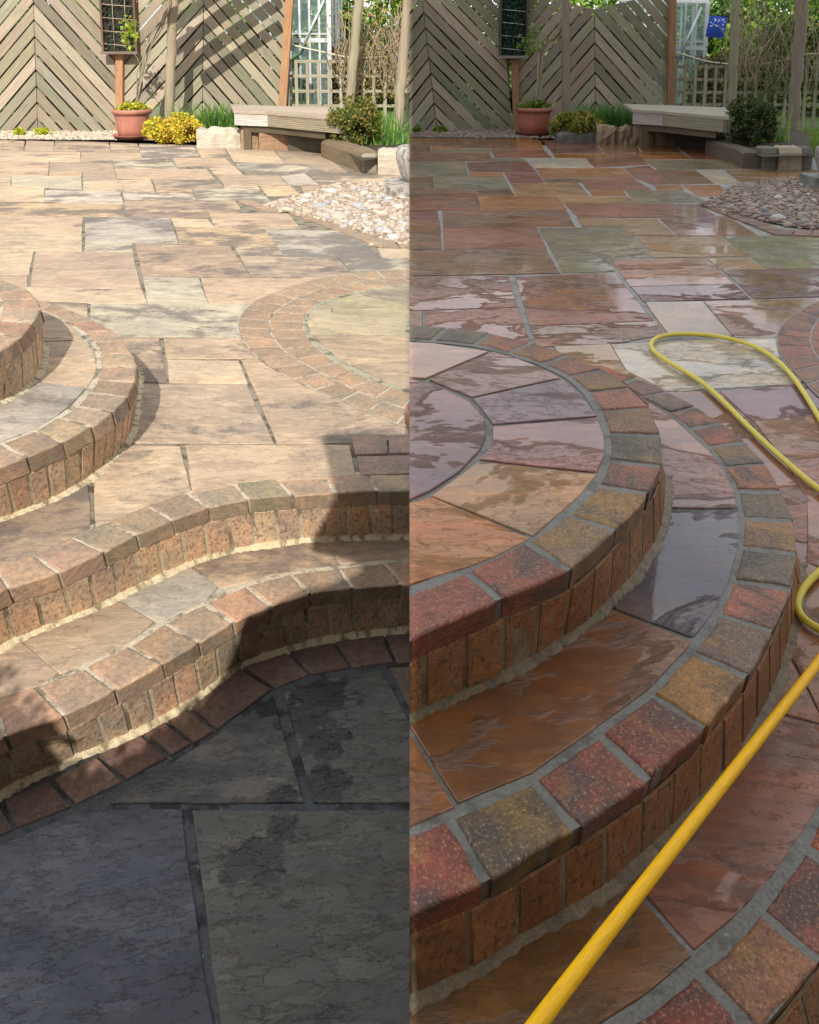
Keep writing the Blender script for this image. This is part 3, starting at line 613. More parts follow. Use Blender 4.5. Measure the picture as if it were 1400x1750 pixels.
dp = [([(640, 582), (740, 587), (830, 601), (727, 645), (640, 636)], (.36, .23, .17)), ([(842, 602), (880, 612), (925, 629), (953, 645), (808, 677), (738, 648)], (.35, .22, .18)), ([(960, 648), (996, 680), (1016, 709), (844, 722), (828, 697), (810, 681)], (.27, .17, .18)),
      ([(1020, 715), (1031, 745), (1030, 775), (1018, 804), (824, 783), (842, 760), (845, 729)], (.31, .17, .155)), ([(1016, 811), (985, 850), (908, 912), (743, 845), (792, 810), (820, 789)], (.46, .29, .14)), ([(900, 919), (850, 945), (798, 966), (700, 996), (600, 1030), (600, 870), (700, 860), (737, 849)], (.38, .19, .07)),
      ([(600, 640), (700, 648), (750, 662), (800, 687), (824, 715), (829, 745), (820, 766), (780, 804), (735, 836), (700, 851), (600, 870)], (.26, .15, .145))]
slabs('R', dp, H2, 'dais_paving', top, None, .0008, -.02)
mid = thing('round_step', 'lower wet ring step edged with red, grey and ochre blocks', 'step', P(1100, 1400, 0))
jS = [((480, 1560), (505, 1720)), ((620, 1462), (650, 1592)), ((771, 1402), (836, 1511)), ((914, 1336), (993, 1419)), ((1027, 1257), (1115, 1337)), ((1117, 1187), (1211, 1246)), ((1185, 1115), (1283, 1157)), ((1232, 1050), (1326, 1080)), ((1257, 991), (1359, 1007)), ((1270, 935), (1366, 946)), ((1271, 885), (1359, 889)), ((1262, 838), (1339, 838)), ((1242, 797), (1311, 792)), ((1215, 763), (1277, 754)), ((1180, 732), (1236, 722)), ((1147, 704), (1191, 694)), ((1100, 677), (1142, 669)), ((1060, 655), (1090, 645)), ((1000, 630), (1025, 622))]
cS = [None, (.24, .075, .06), (.20, .15, .075), (.28, .10, .075), (.25, .08, .07), (.34, .19, .075), (.17, .13, .12), (.34, .14, .11), (.15, .135, .13), (.30, .18, .12), (.16, .14, .125), (.35, .16, .11), (.15, .14, .13), (.33, .13, .11), (.33, .15, .12), (.22, .17, .15), (.22, .14, .14)]
bS, fS = coping('R', jS, H1, mid, cS, .0062)
baseS = [(560, 1775), (700, 1704), (771, 1673), (843, 1630), (911, 1585), (986, 1546), (1050, 1503), (1124, 1433), (1170, 1391), (1250, 1301), (1297, 1220), (1325, 1165), (1340, 1115), (1354, 1060), (1364, 1010), (1368, 965)]
bsS = riser('R', fS, baseS, H1, 0, mid, .070, toward=(1, -1, 0))
tm = MB(); i = tm.add([Vector((*(b.lerp(f, .1)).xy, H1-.0042)) for b, f in zip(bS, fS)]); tm.face(i, MC['R']); tm.build('tread_bed', M['mortR'], mid, 'R')
vp = [([(1060, 650), (1096, 680), (1142, 708), (1175, 738), (1208, 768), (1234, 802), (1252, 840), (1259, 866), (1110, 864), (1110, 690)], (.28, .165, .14)), ([(1110, 869), (1260, 871), (1262, 930), (1245, 992), (1215, 1050), (1184, 1086), (1055, 1040), (1040, 1020), (1100, 950)], (.12, .115, .15)),
      ([(1030, 1040), (1052, 1045), (1178, 1096), (1170, 1108), (1105, 1175), (1015, 1243), (905, 1318), (785, 1369), (712, 1250), (690, 1220), (900, 1120)], (.255, .13, .06)), ([(600, 1275), (700, 1258), (770, 1378), (700, 1408), (600, 1450)], (.28, .145, .065))]
slabs('R', vp, H1, 'tread_paving', mid, None, .0008, -.012)
# patio level slabs near
Wp = [([(950, 592), (1042, 588), (1068, 632), (1130, 668), (1000, 680)], 'b'), ([(1046, 588), (1400, 570), (1400, 640), (1357, 655), (1143, 668), (1072, 632)], 'w'), ([(1232, 668), (1358, 656), (1420, 650), (1420, 704), (1286, 718)], 'v'),
      ([(1100, 670), (1228, 669), (1283, 719), (1338, 786), (1378, 850), (1378, 960), (1340, 1010), (1200, 800)], 'm'), ([(1289, 720), (1420, 706), (1420, 778), (1342, 786)], 'k'), ([(1344, 788), (1420, 780), (1420, 975), (1381, 960), (1381, 850)], 'm'),
      ([(1320, 1010), (1378, 962), (1420, 980), (1420, 1255), (1347, 1108), (1320, 1060)], 'k'), ([(1300, 1060), (1343, 1114), (1399, 1222), (1420, 1240), (1300, 1206)], 'k'), ([(1290, 1211), (1430, 1250), (1425, 1330), (1372, 1410), (1320, 1490), (1255, 1560), (1188, 1618), (1083, 1502), (1120, 1400)], (.28, .145, .10)),
      ([(1070, 1508), (1176, 1630), (1100, 1690), (1020, 1745), (930, 1790), (800, 1850), (600, 1900), (600, 1700), (900, 1560)], (.21, .115, .045))]
slabs('R', [(p, c_[k] if isinstance(k, str) else k) for p, k in Wp], 0, 'wet_paving', None, None, .0008, -.012)['kind'] = 'structure'
edge = thing('brick_step', 'wet brick step edge of large speckled blocks in the bottom right corner', 'step', P(1300, 1700, 0))
jC = [((1460, 1200), (1590, 1240)), ((1432, 1330), (1550, 1385)), ((1378, 1448), (1490, 1520)), ((1303, 1557), (1408, 1648)), ((1195, 1663), (1300, 1778)), ((1060, 1770), (1150, 1900)), ((880, 1870), (950, 2010)), ((600, 1990), (640, 2150))]
bC, fC = coping('R', jC, 0, edge, [None, None, (.24, .09, .075), (.25, .125, .08), (.26, .075, .055)], .0075)
riser('R', fC, [(1600, 1500), (1500, 1700), (1430, 1800), (1310, 1930), (1150, 2060), (950, 2190)], 0, -H1, edge, .06)
R4 = lambda l: Z(l, 700, 200, 2)
W2 = [([(-60, 545), (338, 543), (370, 648), (-60, 662)], 'm'), ([(-60, 665), (44, 662), (44, 740), (-60, 740)], 'n'), ([(52, 663), (372, 652), (418, 790), (52, 790)], 'm'), ([(362, 545), (700, 528), (832, 695), (412, 712)], 'r'), ([(414, 715), (838, 698), (882, 740), (700, 774), (434, 784)], 'k'), ([(-60, 455), (465, 450), (512, 533), (-60, 543)], 'n'),
      ([(440, 378), (738, 375), (828, 478), (500, 485)], 'g'), ([(502, 487), (680, 486), (700, 526), (520, 532)], 'g'), ([(685, 486), (1010, 482), (1110, 570), (755, 578)], 'k'), ([(758, 580), (1112, 572), (1165, 620), (800, 630)], 'p'), ([(778, 408), (1068, 405), (1155, 475), (835, 480)], 'b'), ([(1017, 483), (1155, 478), (1210, 518), (1065, 522)], 'b'),
      ([(1072, 406), (1270, 403), (1420, 410), (1420, 515), (1215, 518)], 'g'), ([(1072, 524), (1420, 516), (1420, 612), (1180, 620)], 'p'), ([(805, 632), (1000, 630), (1105, 750), (885, 742)], 'b'), ([(1008, 630), (1420, 618), (1420, 745), (1112, 752)], 'k'), ([(-60, 350), (103, 350), (110, 450), (-60, 453)], 'n'), ([(115, 378), (435, 377), (470, 450), (118, 452)], 'r'),
      ([(112, 322), (535, 318), (568, 373), (115, 376)], 'n'), ([(-60, 320), (95, 320), (98, 347), (-60, 348)], 'p'), ([(-60, 248), (225, 250), (245, 318), (-60, 318)], 'r'), ([(230, 269), (505, 270), (540, 316), (250, 319)], 'o'), ([(230, 250), (345, 248), (360, 267), (230, 268)], 'n'), ([(510, 271), (750, 272), (775, 292), (525, 293)], 'b'),
      ([(530, 295), (905, 295), (965, 342), (575, 343)], 'r'), ([(570, 346), (842, 347), (908, 404), (740, 404), (738, 373), (590, 373)], 'b'), ([(855, 347), (1085, 337), (1190, 402), (918, 405)], 'r'), ([(910, 295), (985, 298), (1045, 335), (970, 342)], 'n'), ([(85, 205), (325, 205), (345, 246), (88, 248)], 'g'), ([(-60, 205), (82, 205), (85, 246), (-60, 247)], 'n'),
      ([(-60, 152), (190, 152), (203, 205), (-60, 204)], 'g'), ([(195, 155), (400, 152), (435, 188), (205, 186)], 'p'), ([(205, 188), (320, 190), (322, 205), (205, 205)], 'o'), ([(325, 190), (437, 190), (462, 222), (345, 225)], 'p'), ([(348, 226), (575, 222), (615, 268), (365, 268)], 'b'), ([(580, 212), (765, 210), (828, 248), (610, 250)], 'r'),
      ([(430, 175), (730, 174), (768, 208), (455, 208)], 'o'), ([(455, 210), (578, 211), (590, 222), (465, 222)], 'n'), ([(615, 251), (730, 250), (742, 268), (625, 268)], 'o'), ([(738, 250), (930, 250), (1018, 290), (775, 292)], 'g'), ([(400, 140), (600, 142), (630, 172), (430, 174)], 'w'), ([(-60, 122), (270, 122), (288, 150), (-60, 150)], 'r'),
      ([(285, 138), (385, 140), (400, 153), (290, 153)], 'g'), ([(278, 110), (455, 110), (487, 138), (292, 137)], 'r'), ([(75, 108), (275, 110), (280, 121), (75, 121)], 'g'), ([(-60, 65), (160, 65), (168, 94), (-60, 96)], 'n'), ([(-60, 97), (70, 97), (72, 120), (-60, 120)], 'p'), ([(75, 97), (168, 96), (172, 107), (75, 107)], 'o'), ([(162, 65), (355, 68), (370, 108), (172, 106)], 'n'),
      ([(358, 70), (448, 78), (460, 108), (372, 108)], 'o'), ([(452, 78), (635, 84), (660, 122), (490, 124)], 'p'), ([(640, 84), (765, 84), (790, 120), (665, 124)], 'n'), ([(490, 126), (765, 124), (790, 130), (610, 140), (500, 139)], 'o'), ([(605, 142), (790, 132), (815, 162), (632, 172)], 'r'), ([(770, 120), (930, 122), (965, 143), (800, 145)], 'o'),
      ([(800, 147), (1080, 148), (1110, 178), (850, 180)], 'g'), ([(770, 84), (895, 84), (928, 120), (795, 119)], 'n'), ([(900, 84), (1020, 86), (1110, 146), (968, 144)], 'r'), ([(735, 174), (820, 166), (900, 228), (830, 231), (770, 208)], 'r'), ([(830, 180), (978, 182), (1040, 226), (905, 229)], 'n'), ([(985, 186), (1060, 181), (1120, 224), (1045, 228)], 'w'), ([(1080, 182), (1420, 180), (1420, 210), (1128, 222)], 'b'), ([(1020, 88), (1100, 120), (1210, 176), (1115, 176)], 'o'),
      ([(835, 233), (925, 231), (940, 248), (850, 250)], 'o'), ([(935, 232), (1060, 232), (1095, 268), (985, 270)], 'o')]
slabs('R', [(R4(p), c_[k]) for p, k in W2], 0, 'wet_paving', None, None, .0016, .0055)['kind'] = 'structure'
bd = MB(); i = bd.add([Vector((*(b.lerp(f, .3)).xy, -.0038)) for b, f in zip(bC, fC)]+[Vector((-2, .5, -.0038)), Vector((-2, 9.5, -.0038)), Vector((14, 9.5, -.0038)), Vector((14, 2, -.0038))]); bd.face(i, (.24, .235, .22)); tag(bd.build('wet_patio_bed', M['mortR'], None, 'R'), kind='structure')
gb = MB(); i = gb.add([Vector((0, -2.2, -H1-.004)), Vector((14, -2.2, -H1-.004)), Vector((14, 9, -H1-.004)), Vector((0, 9, -H1-.004))]); gb.face(i, (.2, .16, .12)); tag(gb.build('lower_paving_bed', M['stoneR']), kind='structure')
o2 = [(1480, 500), (1440, 502), (1400, 515), (1370, 530), (1340, 550), (1327, 575), (1331, 602), (1345, 625), (1375, 655), (1400, 680), (1450, 715)]
m2 = [(1500, 525), (1450, 527), (1405, 542), (1388, 565), (1385, 585), (1400, 615), (1430, 645), (1480, 680)]
pm = MB(); rp = [(.33, .16, .12), (.36, .15, .11), (.28, .17, .14)]
A1, B1 = pring('R', o2, m2, 13, 0, rp, pm); pring('R', m2, [(1520, 560), (1480, 565), (1450, 575), (1440, 590), (1460, 620), (1500, 650)], 11, 0, rp, pm)
tag(pm.build('paver_circle', M['brickR'], None, 'R'), kind='structure')
bb = MB(); i = bb.add([Vector((*p.xy, .0024)) for p in A1]+[P(1600, 640, .0024), P(1600, 520, .0024)]); bb.face(i, (.27, .25, .22)); tag(bb.build('circle_bed', M['mortR'], None, 'R'), kind='structure')
# the hose
hp = [((1114, 585), 0), ((1130, 575), 0), ((1165, 571), 0), ((1220, 574), 0), ((1270, 585), 0), ((1310, 603), 0), ((1345, 632), 0), ((1370, 665), 0), ((1395, 705), 0), ((1440, 780), 0), ((1500, 860), 0)]
rad = .0080
def hose(name, lst, r, col, lab, grp):
    pts = catmull([P(x, y, z+r+.004) if not isinstance(z, tuple) else PD(x, y, z[0]) for (x, y), z in lst], 10); mb = MB(); tube(mb, pts, r, col, 14); o = mb.build(name, M['hose'], None, 'R'); return tag(o, lab, 'hose', grp)
far_l = [((1560, 930), 0), ((1470, 880), 0), ((1400, 836), 0), ((1350, 795), 0), ((1290, 740), 0), ((1235, 685), 0), ((1195, 650), 0), ((1145, 620), 0), ((1118, 600), 0)]
pts = catmull([P(x, y, rad+.004) for (x, y), z in far_l+hp], 10); mb = MB(); tube(mb, pts, rad, (.66, .54, .085), 14)
tag(mb.build('garden_hose', M['hose'], None, 'R'), 'pale yellow garden hose looped on the wet paving beside the round steps', 'hose')
lp = [((1500, 940), 0), ((1430, 958), 0), ((1395, 982), 0), ((1372, 1008), 0), ((1363, 1035), 0), ((1373, 1056), 0), ((1395, 1072), 0), ((1440, 1090), 0), ((1500, 1080), 0)]
pts = catmull([P(x, y, rad*.95+.004) for (x, y), z in lp], 10); mb = MB(); tube(mb, pts, rad*.95, (.66, .55, .06), 14)
tag(mb.build('garden_hose', M['hose'], None, 'R'), 'short pale yellow bend of hose beside the ring step at the right edge', 'hose')
nr_ = [(1530, 960, .03), (1460, 1048, .05), (1400, 1130, .075), (1330, 1220, .10), (1250, 1322, .13), (1150, 1450, .165), (1050, 1578, .20), (960, 1695, .235), (900, 1775, .26), (840, 1850, .285)]
pts = catmull([P(x, y, z) for x, y, z in nr_], 8); mb = MB(); tube(mb, pts, .0078, (.88, .47, .0), 16)
tag(mb.build('hose_lance', M['hose'], None, 'R'), 'straight deep yellow length of hose slanting up across the near wet steps', 'hose')
# ================================================================== unseen blockers added behind the viewer to cast the shade
YO = -2.0; TE = math.tan(R(SUN_EL))
YW = -.42
def occ(px, py, z): p = P(px, py, z); return (p.x, z+(p.y-YW)*TE)
prof = [occ(700, 741, 0), occ(640, 741, 0), occ(555, 740, 0), occ(572, 805, 0), occ(578, 842, 0), occ(535, 921, -H1), occ(600, 935, -H1), occ(645, 962, -H1), occ(600, 985, -H1), occ(560, 1000, -H1), occ(520, 1005, -H1), occ(480, 1025, -H1), occ(445, 1045, -H1), occ(420, 1052, -H1),
        occ(345, 1205, -H2), occ(300, 1240, -H2), occ(262, 1262, -H2), occ(240, 1290, -H2), occ(190, 1330, -H2), occ(130, 1325, -H2), occ(95, 1312, -H2), occ(66, 1285, -H1-.1), occ(70, 1240, -H1), occ(40, 1212, -H1), occ(0, 1185, -H1), occ(-120, 1120, -H1)]
blocker = thing('brick_house', 'tall added house behind the viewer, shading the wet half and the near dark slabs', 'blocker', (4, YO-.3, 0))
mb = MB(); ztop_ = 12.5
out = [(0, -.4)]+[(0, ztop_), (9, ztop_), (9, -.4)]
def slabxz(mb, pts, y0, y1, col):
    a = mb.add([Vector((x, y0, z)) for x, z in pts]); b = mb.add([Vector((x, y1, z)) for x, z in pts]); n = len(pts)
    mb.face(a, col, [(x, z) for x, z in pts]); mb.face(b[::-1], col, [(x, z) for x, z in pts[::-1]])
    for k in range(n): mb.face((a[k], a[(k+1) % n], b[(k+1) % n], b[k]), col)
slabxz(mb, out, YO, YO-.3, (.36, .30, .25)); mb.build('wall', M['wallR'], blocker)  # added unseen to keep sun off the wet half, like overcast
ext = MB()
ys = sorted(prof, key=lambda q: 0)
lo = []
pts = prof
slabxz(ext, [(0, -.4)]+pts+[(-14, pts[-1][1]-.1), (-14, -.4)], YW, YW-.06, (.30, .27, .22)); ext.build('shadow_cutout', M['wallR'], blocker)  # unseen sheet, outline cut to throw the left foreground shadow

def leaf(mb, c, s, col, flat=0.0, ar=.45):
    d = Vector((random.gauss(0, 1), random.gauss(0, 1), random.gauss(0, 1)*(1-flat)+.15)).normalized()
    a = Vector((random.gauss(0, 1), random.gauss(0, 1), random.gauss(0, 1)))
    sd = d.cross(a).normalized()*s*ar; up = d.cross(sd).normalized()*s*.18
    i = mb.add([c, c+d*s*.5+sd+up, c+d*s, c+d*s*.5-sd+up])
    ux = random.random()*9
    mb.face((i[0], i[1], i[2]), col, [(ux, 0), (ux+.02, 0), (ux, .02)]); mb.face((i[0], i[2], i[3]), col, [(ux, 0), (ux, .02), (ux-.02, 0)])
def blade(mb, c, h, wd, lean, col):
    a = random.uniform(0, 6.28); dx, dy = math.cos(a)*lean, math.sin(a)*lean; pr = None; wv = Vector((-math.sin(a), math.cos(a), 0))*wd/2
    for k in range(4):
        t = k/3; p = c+Vector((dx*t*t, dy*t*t, h*t*(1-.22*t*lean/max(h, .01)))); w_ = wv*(1-t*.85)
        i = mb.add([p-w_, p+w_])
        if pr: mb.face((pr[0], pr[1], i[1], i[0]), col, [(a, 0), (a+.01, 0), (a+.01, .02), (a, .02)], True)
        pr = i
def clump(mb, c, r, n, s, cols, flat=0, hollow=.45, ztrim=None, seedk=0):
    k = 0
    while k < n:
        v = Vector((random.uniform(-1, 1), random.uniform(-1, 1), random.uniform(-1, 1))); L = v.length
        if L > 1 or L < hollow*random.random(): continue
        q = Vector((v.x*r[0], v.y*r[1], v.z*r[2])); f = mnoise.noise((c+q)*(1.6/max(r))*1.5+Vector((seedk, 0, 0)))
        if L > .60+.95*f+.32*random.random(): continue
        if ztrim is not None and (c+q).z < ztrim: k += 1; continue
        leaf(mb, c+q, s*random.uniform(.6, 1.3), rj(cols[int((f*.5+.5)*len(cols)+random.uniform(-.7, .7)) % len(cols)], .25), flat); k += 1
def soft_edge():
    mb = MB()
    for i in range(14, len(prof)-1):
        a, b = prof[i], prof[i+1]
        L = math.hypot(b[0]-a[0], b[1]-a[1])
        for k in range(int(L*170)+2):
            t = random.random()
            leaf(mb, Vector((a[0]+(b[0]-a[0])*t+random.gauss(0, .012), YW+random.uniform(-.04, .03), a[1]+(b[1]-a[1])*t+random.gauss(0, .012))), .03, rj((.06, .1, .03), .3))
    o = mb.build('edge_leaves', M['leaf'], blocker)  # leaves added along the cut edge to soften its shadow
soft_edge()

# ================================================================== the garden end, both sides
GREEN = [(.035, .075, .018), (.05, .10, .02), (.075, .14, .03), (.10, .17, .035), (.06, .085, .03)]
LIME = [(.12, .22, .03), (.18, .28, .04), (.09, .18, .03), (.24, .30, .05)]
def garden(S):
    L = S == 'L'; wd = M['wood'+S]; g = (lambda l, r: l if L else r)
    YF = P(100, 225, 0).y if L else P(800, 222, 0).y
    mpp = YF/FPX*math.cos(R(PITCH))*1.0
    tone = g('sunlit', 'damp')
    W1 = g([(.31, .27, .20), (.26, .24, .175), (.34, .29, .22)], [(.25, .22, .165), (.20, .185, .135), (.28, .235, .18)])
    # chevron fence panels
    def panel(ab, at_, xl, xr, zt_px, sp_px, lab, dip=None, ylow=None):
        t = thing('chevron_fence', lab, 'fence', PD(*ab, YF), 'chevron fence panels')
        A = PD(*ab, YF); B = PD(*at_, YF); ey = (B-A); ey = ey/ey.z; z0 = A.z
        sl = (PD(xl, ab[1], YF)-A).x; sr = (PD(xr, ab[1], YF)-A).x
        sp = sp_px*mpp; top = (PD(at_[0], zt_px, YF)-A).z; tan = 1.12; bw = .845*sp
        mb = MB()
        def clipp(poly, a, b, c):      # keep a*x+b*y<=c
            o = []
            for i in range(len(poly)):
                p, q = poly[i], poly[(i+1) % len(poly)]; fp, fq = a*p[0]+b*p[1]-c, a*q[0]+b*q[1]-c
                if fp <= 0: o.append(p)
                if (fp < 0 and fq > 0) or (fp > 0 and fq < 0): u = fp/(fp-fq); o.append((p[0]+(q[0]-p[0])*u, p[1]+(q[1]-p[1])*u))
            return o
        for sg, lim in ((-1, abs(sl)), (1, abs(sr))):
            for k in range(-1, 40):
                y0 = k*sp-.02; jj = random.uniform(-.006, .006)
                poly = [(.004, y0), (lim*1.2, y0-lim*1.2*tan), (lim*1.2, y0+bw-lim*1.2*tan+jj), (.004, y0+bw+jj)]
                poly = clipp(poly, 1, 0, lim); poly = clipp(poly, 0, -1, 0) if poly else []
                if poly:
                    if dip: poly = clipp(poly, -(dip/lim), 1, top)
                    else: poly = clipp(poly, 0, 1, top)
                if len(poly) < 3: continue
                poly = [(x*sg, y) for x, y in poly]
                cen = sum(p[0] for p in poly)/len(poly), sum(p[1] for p in poly)/len(poly)
                col = rj(random.choice(W1), .26); dy = random.uniform(-.004, .004)
                a = mb.add([A+Vector((x, dy, 0))+ey*y for x, y in poly]); b = mb.add([A+Vector((x, dy+.016, 0))+ey*y for x, y in poly])
                ca, sa = math.cos(math.atan(tan)), math.sin(math.atan(tan)); ox, oy = random.uniform(0, 50), random.uniform(0, 50)
                uv = [(x*sg*ca-y*sa+ox, x*sg*sa+y*ca+oy) for x, y in poly]
                fa = list(a) if sg < 0 else list(a)[::-1]; ua = uv if sg < 0 else uv[::-1]
                mb.face(fa, col, ua); n = len(poly)
                for i in range(n): mb.face((a[i], a[(i+1) % n], b[(i+1) % n], b[i]), col, [uv[i], uv[(i+1) % n], uv[(i+1) % n], uv[i]])
        mb.build('boards', wd, t, S)
        bk = MB(); dk = rj(W1[1], .1)
        for zz in (.12, top*.5, top-.12 if not dip else top*.9): box(bk, A+Vector((sl, .02, 0))+ey*zz, A+Vector((sr, .055, 0))+ey*(zz+.07), dk)
        for xx in (sl, -.03, sr-.05): box(bk, A+Vector((xx, .056, 0)), A+Vector((xx+.06, .075, 0))+ey*(top-.03), dk)
        bk.build('back_rails', wd, t, S)
    if L:
        panel((65, 226), (57, 0), -70, 199, -40, 28, 'sunlit chevron board fence panel at the left edge, its point above yellow weeds')
        panel((346, 222), (348, 0), 211, 482, -40, 27, 'sunlit chevron fence panel striped with shadows behind the climbing stems')
    else:
        panel((747, 223), (722, 0), 600, 877, -40, 25.6, 'damp chevron board fence panel just right of the middle, above the gravel strip')
        panel((1018, 220), (1016, 0), 887, 1143, 16, 25.2, 'damp chevron fence panel with a dipped top behind the bench', dip=.22)
    def post(name, bx, by, tx, ty, w_, Y, col, lab, cat='post', rustic=False, grp=None):
        A = PD(bx, by, Y); B = PD(tx, ty, Y); A.z = min(A.z, 0.0) if A.z < .5 else A.z
        if A.z > -.01:
            d = (B-A).normalized(); A = A-d*(A.z+.02)/max(.2, d.z)
        r = w_*Y/FPX/2; mb = MB()
        if rustic:
            pts = [A.lerp(B, k/14)+Vector((mnoise.noise(Vector((k*.7, bx, 0)))*r*.35, mnoise.noise(Vector((k*.7, 0, bx)))*r*.3, 0)) for k in range(15)]
            tube(mb, pts, lambda t: r*(1.08-.12*t+.10*mnoise.noise(Vector((t*9, bx, 3)))), col, 10, .05)
        else:
            hexa(mb, [A+Vector((-r, -r, 0)), A+Vector((r, -r, 0)), A+Vector((r, r, 0)), A+Vector((-r, r, 0)), B+Vector((-r, -r, 0)), B+Vector((r, -r, 0)), B+Vector((r, r, 0)), B+Vector((-r, r, 0))], col)
        o = mb.build(name, wd, None, S, loc=tuple(A)); tag(o, lab, cat, grp); return o
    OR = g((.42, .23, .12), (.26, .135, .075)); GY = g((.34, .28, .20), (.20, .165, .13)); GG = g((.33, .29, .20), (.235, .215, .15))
    if L:
        post('fence_post', 205, 225, 206, -30, 12, YF-.03, OR, 'brown fence post behind the terracotta pot in sun', 'post')
        post('fence_post', 480, 200, 497, -30, 13, YF-.03, OR, 'orange-brown leaning fence post beside the sunlit bench', 'post')
        post('rustic_post', 287, 215, 297, -30, 16, YF-.7, GY, 'round rustic post in front of the striped sunlit fence', 'post', True)
        post('rustic_post', 592, 215, 616, -30, 16, YF-.5, GG, 'pale leaning rustic post behind the right end of the sunlit bench', 'post', True)
        post('rustic_post', 677, 255, 699, -30, 17, YF-1.5, GY, 'dark rustic post beside the sunlit corner planter', 'post', True)
    else:
        post('fence_post', 883, 222, 876, -30, 11, YF-.03, OR, 'brown fence post below the green wire panel, behind the damp pot', 'post')
        post('fence_post', 1146, 200, 1150, -30, 11, YF-.03, OR, 'orange-brown upright fence post between damp fence and trellis', 'post')
        post('rustic_post', 969, 215, 966, -30, 14, YF-.6, GY, 'round rustic post in front of the damp chevron fence', 'post', True)
        post('rustic_post', 1249, 215, 1259, -30, 14, YF-.5, GG, 'grey-green rustic post behind the right end of the damp bench', 'post', True)
        post('rustic_post', 1352, 250, 1374, -30, 19, YF-1.3, GY, 'thick peeling rustic post beside the damp corner planter', 'post', True)
    # wire panel on the post
    x0, x1, yb = g((176, 229, 88), (853, 904, 95)); Yw = YF-.12
    w_ = thing('wire_panel', g('dark framed wire panel with vine leaves on the sunlit fence post', 'green backed wire panel with four wires on the damp fence post'), 'trellis panel', PD((x0+x1)/2, yb, Yw))
    a, b = PD(x0, yb, Yw), PD(x1, -40, Yw); a2 = PD(x0, yb, Yw)
    mb = MB(); fr = g((.16, .085, .06), (.06, .05, .045)); t_ = .022
    box(mb, (a.x, Yw-.03, a.z), (a.x+t_, Yw+.05, b.z), fr); box(mb, (b.x-t_, Yw-.03, a.z), (b.x, Yw+.05, b.z), fr); mb.build('frame', wd, w_, S)
    mb = MB(); box(mb, (a.x-.01, Yw-.06, a.z-.03), (b.x+.01, Yw+.05, a.z), g((.2, .15, .13), (.2, .18, .16))); mb.build('shelf', wd, w_, S)
    mb = MB()
    for k in range(900 if not L else 260): leaf(mb, Vector((random.uniform(a.x+.03, b.x-.03), Yw+random.uniform(.0, .03), random.uniform(a.z, b.z))), .045, rj(g((.05, .07, .04), (.03, .075, .055)), .4))
    box(mb, (a.x+t_, Yw+.035, a.z), (b.x-t_, Yw+.045, b.z), g((.035, .035, .03), (.02, .05, .04))); mb.build('leaf_backing', M['leaf'], w_, S)
    mb = MB()
    for k in range(5):
        z = a.z+.06+k*.155; tube(mb, [Vector((a.x+t_, Yw-.012, z+.03)), Vector((b.x-t_, Yw-.012, z))], .004, g((.5, .36, .25), (.42, .42, .38)), 5)
    if L:
        for xx in (.35, .7): tube(mb, [Vector((a.x+(b.x-a.x)*xx, Yw-.012, a.z)), Vector((a.x+(b.x-a.x)*xx, Yw-.012, b.z))], .004, (.45, .33, .24), 5)
    mb.build('wires', M['plain'], w_, S)
    # pot
    cx, by, rw, ty = g((228, 243, 33, 191), (912, 236, 32, 188)); c = P(cx, by-5, 0); m = c.y/FPX
    pot = thing('plant_pot', g('sunlit pinkish terracotta pot on a saucer at the fence', 'damp dark terracotta pot on a saucer at the fence'), 'pot', (c.x, c.y, 0))
    h = (by-ty)*m*1.0; r = rw*m; tcx = g((.42, .17, .115), (.30, .10, .065)); mb = MB()
    lathe(mb, c, [(0, .02), (r*.70, .02), (r*.80, h*.35), (r*.86, h*.74), (r*.88, h*.84), (r*.99, h*.86), (r*1.0, h*.97), (r*.96, h), (r*.88, h*.97), (r*.84, h*.85), (0, h*.85)], tcx); mb.build('pot_body', M['terracotta'], pot, S)
    mb = MB(); lathe(mb, c, [(0, .004), (r*.85, .004), (r*1.02, .05), (r*1.04, .055), (r*1.0, .05), (r*.82, .018), (0, .018)], tcx); mb.build('saucer', M['terracotta'], pot, S)
    mb = MB(); lathe(mb, c, [(0, h*.9), (r*.86, h*.86)], (.05, .035, .025)); mb.build('soil', M['soil'], pot, S)
    pl = thing('climbing_plant', g('thin bare twisted climber with a few leaves in the sunlit pot', 'bare grey twisted climber stems in the damp pot'), 'plant', (c.x, c.y, h*.88))
    mb = MB()
    path = g([(232, 188), (236, 150), (243, 120), (252, 85), (268, 55), (282, 25), (290, -20)], [(918, 186), (920, 150), (924, 110), (930, 80), (948, 62), (962, 40), (970, -20)])
    for k in range(9):
        pts = catmull([PD(x+random.gauss(0, 3.2), y, c.y+.1+random.gauss(0, .02)) for x, y in path], 4); tube(mb, pts, .006 if k else .012, rj((.34, .29, .22), .2), 5, .1)
    for k in range(14):
        x, y = random.choice(path[2:5]); p0 = PD(x, y, c.y+.1); p1 = p0+Vector((random.uniform(-.25, .3), random.uniform(-.1, .1), random.uniform(.02, .35))); tube(mb, catmull([p0, (p0+p1)/2+Vector((.03, 0, .04)), p1], 4), .003, (.32, .27, .2), 4)
    mb.build('stems', M['woodL'], pl, S)
    mb = MB(); lc = g([(.35, .40, .05), (.22, .30, .05)], [(.12, .2, .04), (.16, .2, .05)])
    for k in range(70):
        q = PD(g(222, 905)+random.gauss(0, 9), g(58, 75)+random.gauss(0, 14), c.y+.05); leaf(mb, q, .06, rj(random.choice(lc), .2))
    mb.build('leaves', M['leaf'], pl, S)
    u_ = MB(); clump(u_, c+Vector((0, 0, h*.97)), (r*.95, r*.8, .09), 1500, .035, g([(.66, .52, .03), (.50, .46, .04), (.16, .24, .04)], [(.26, .28, .04), (.16, .22, .04), (.08, .14, .03)]))
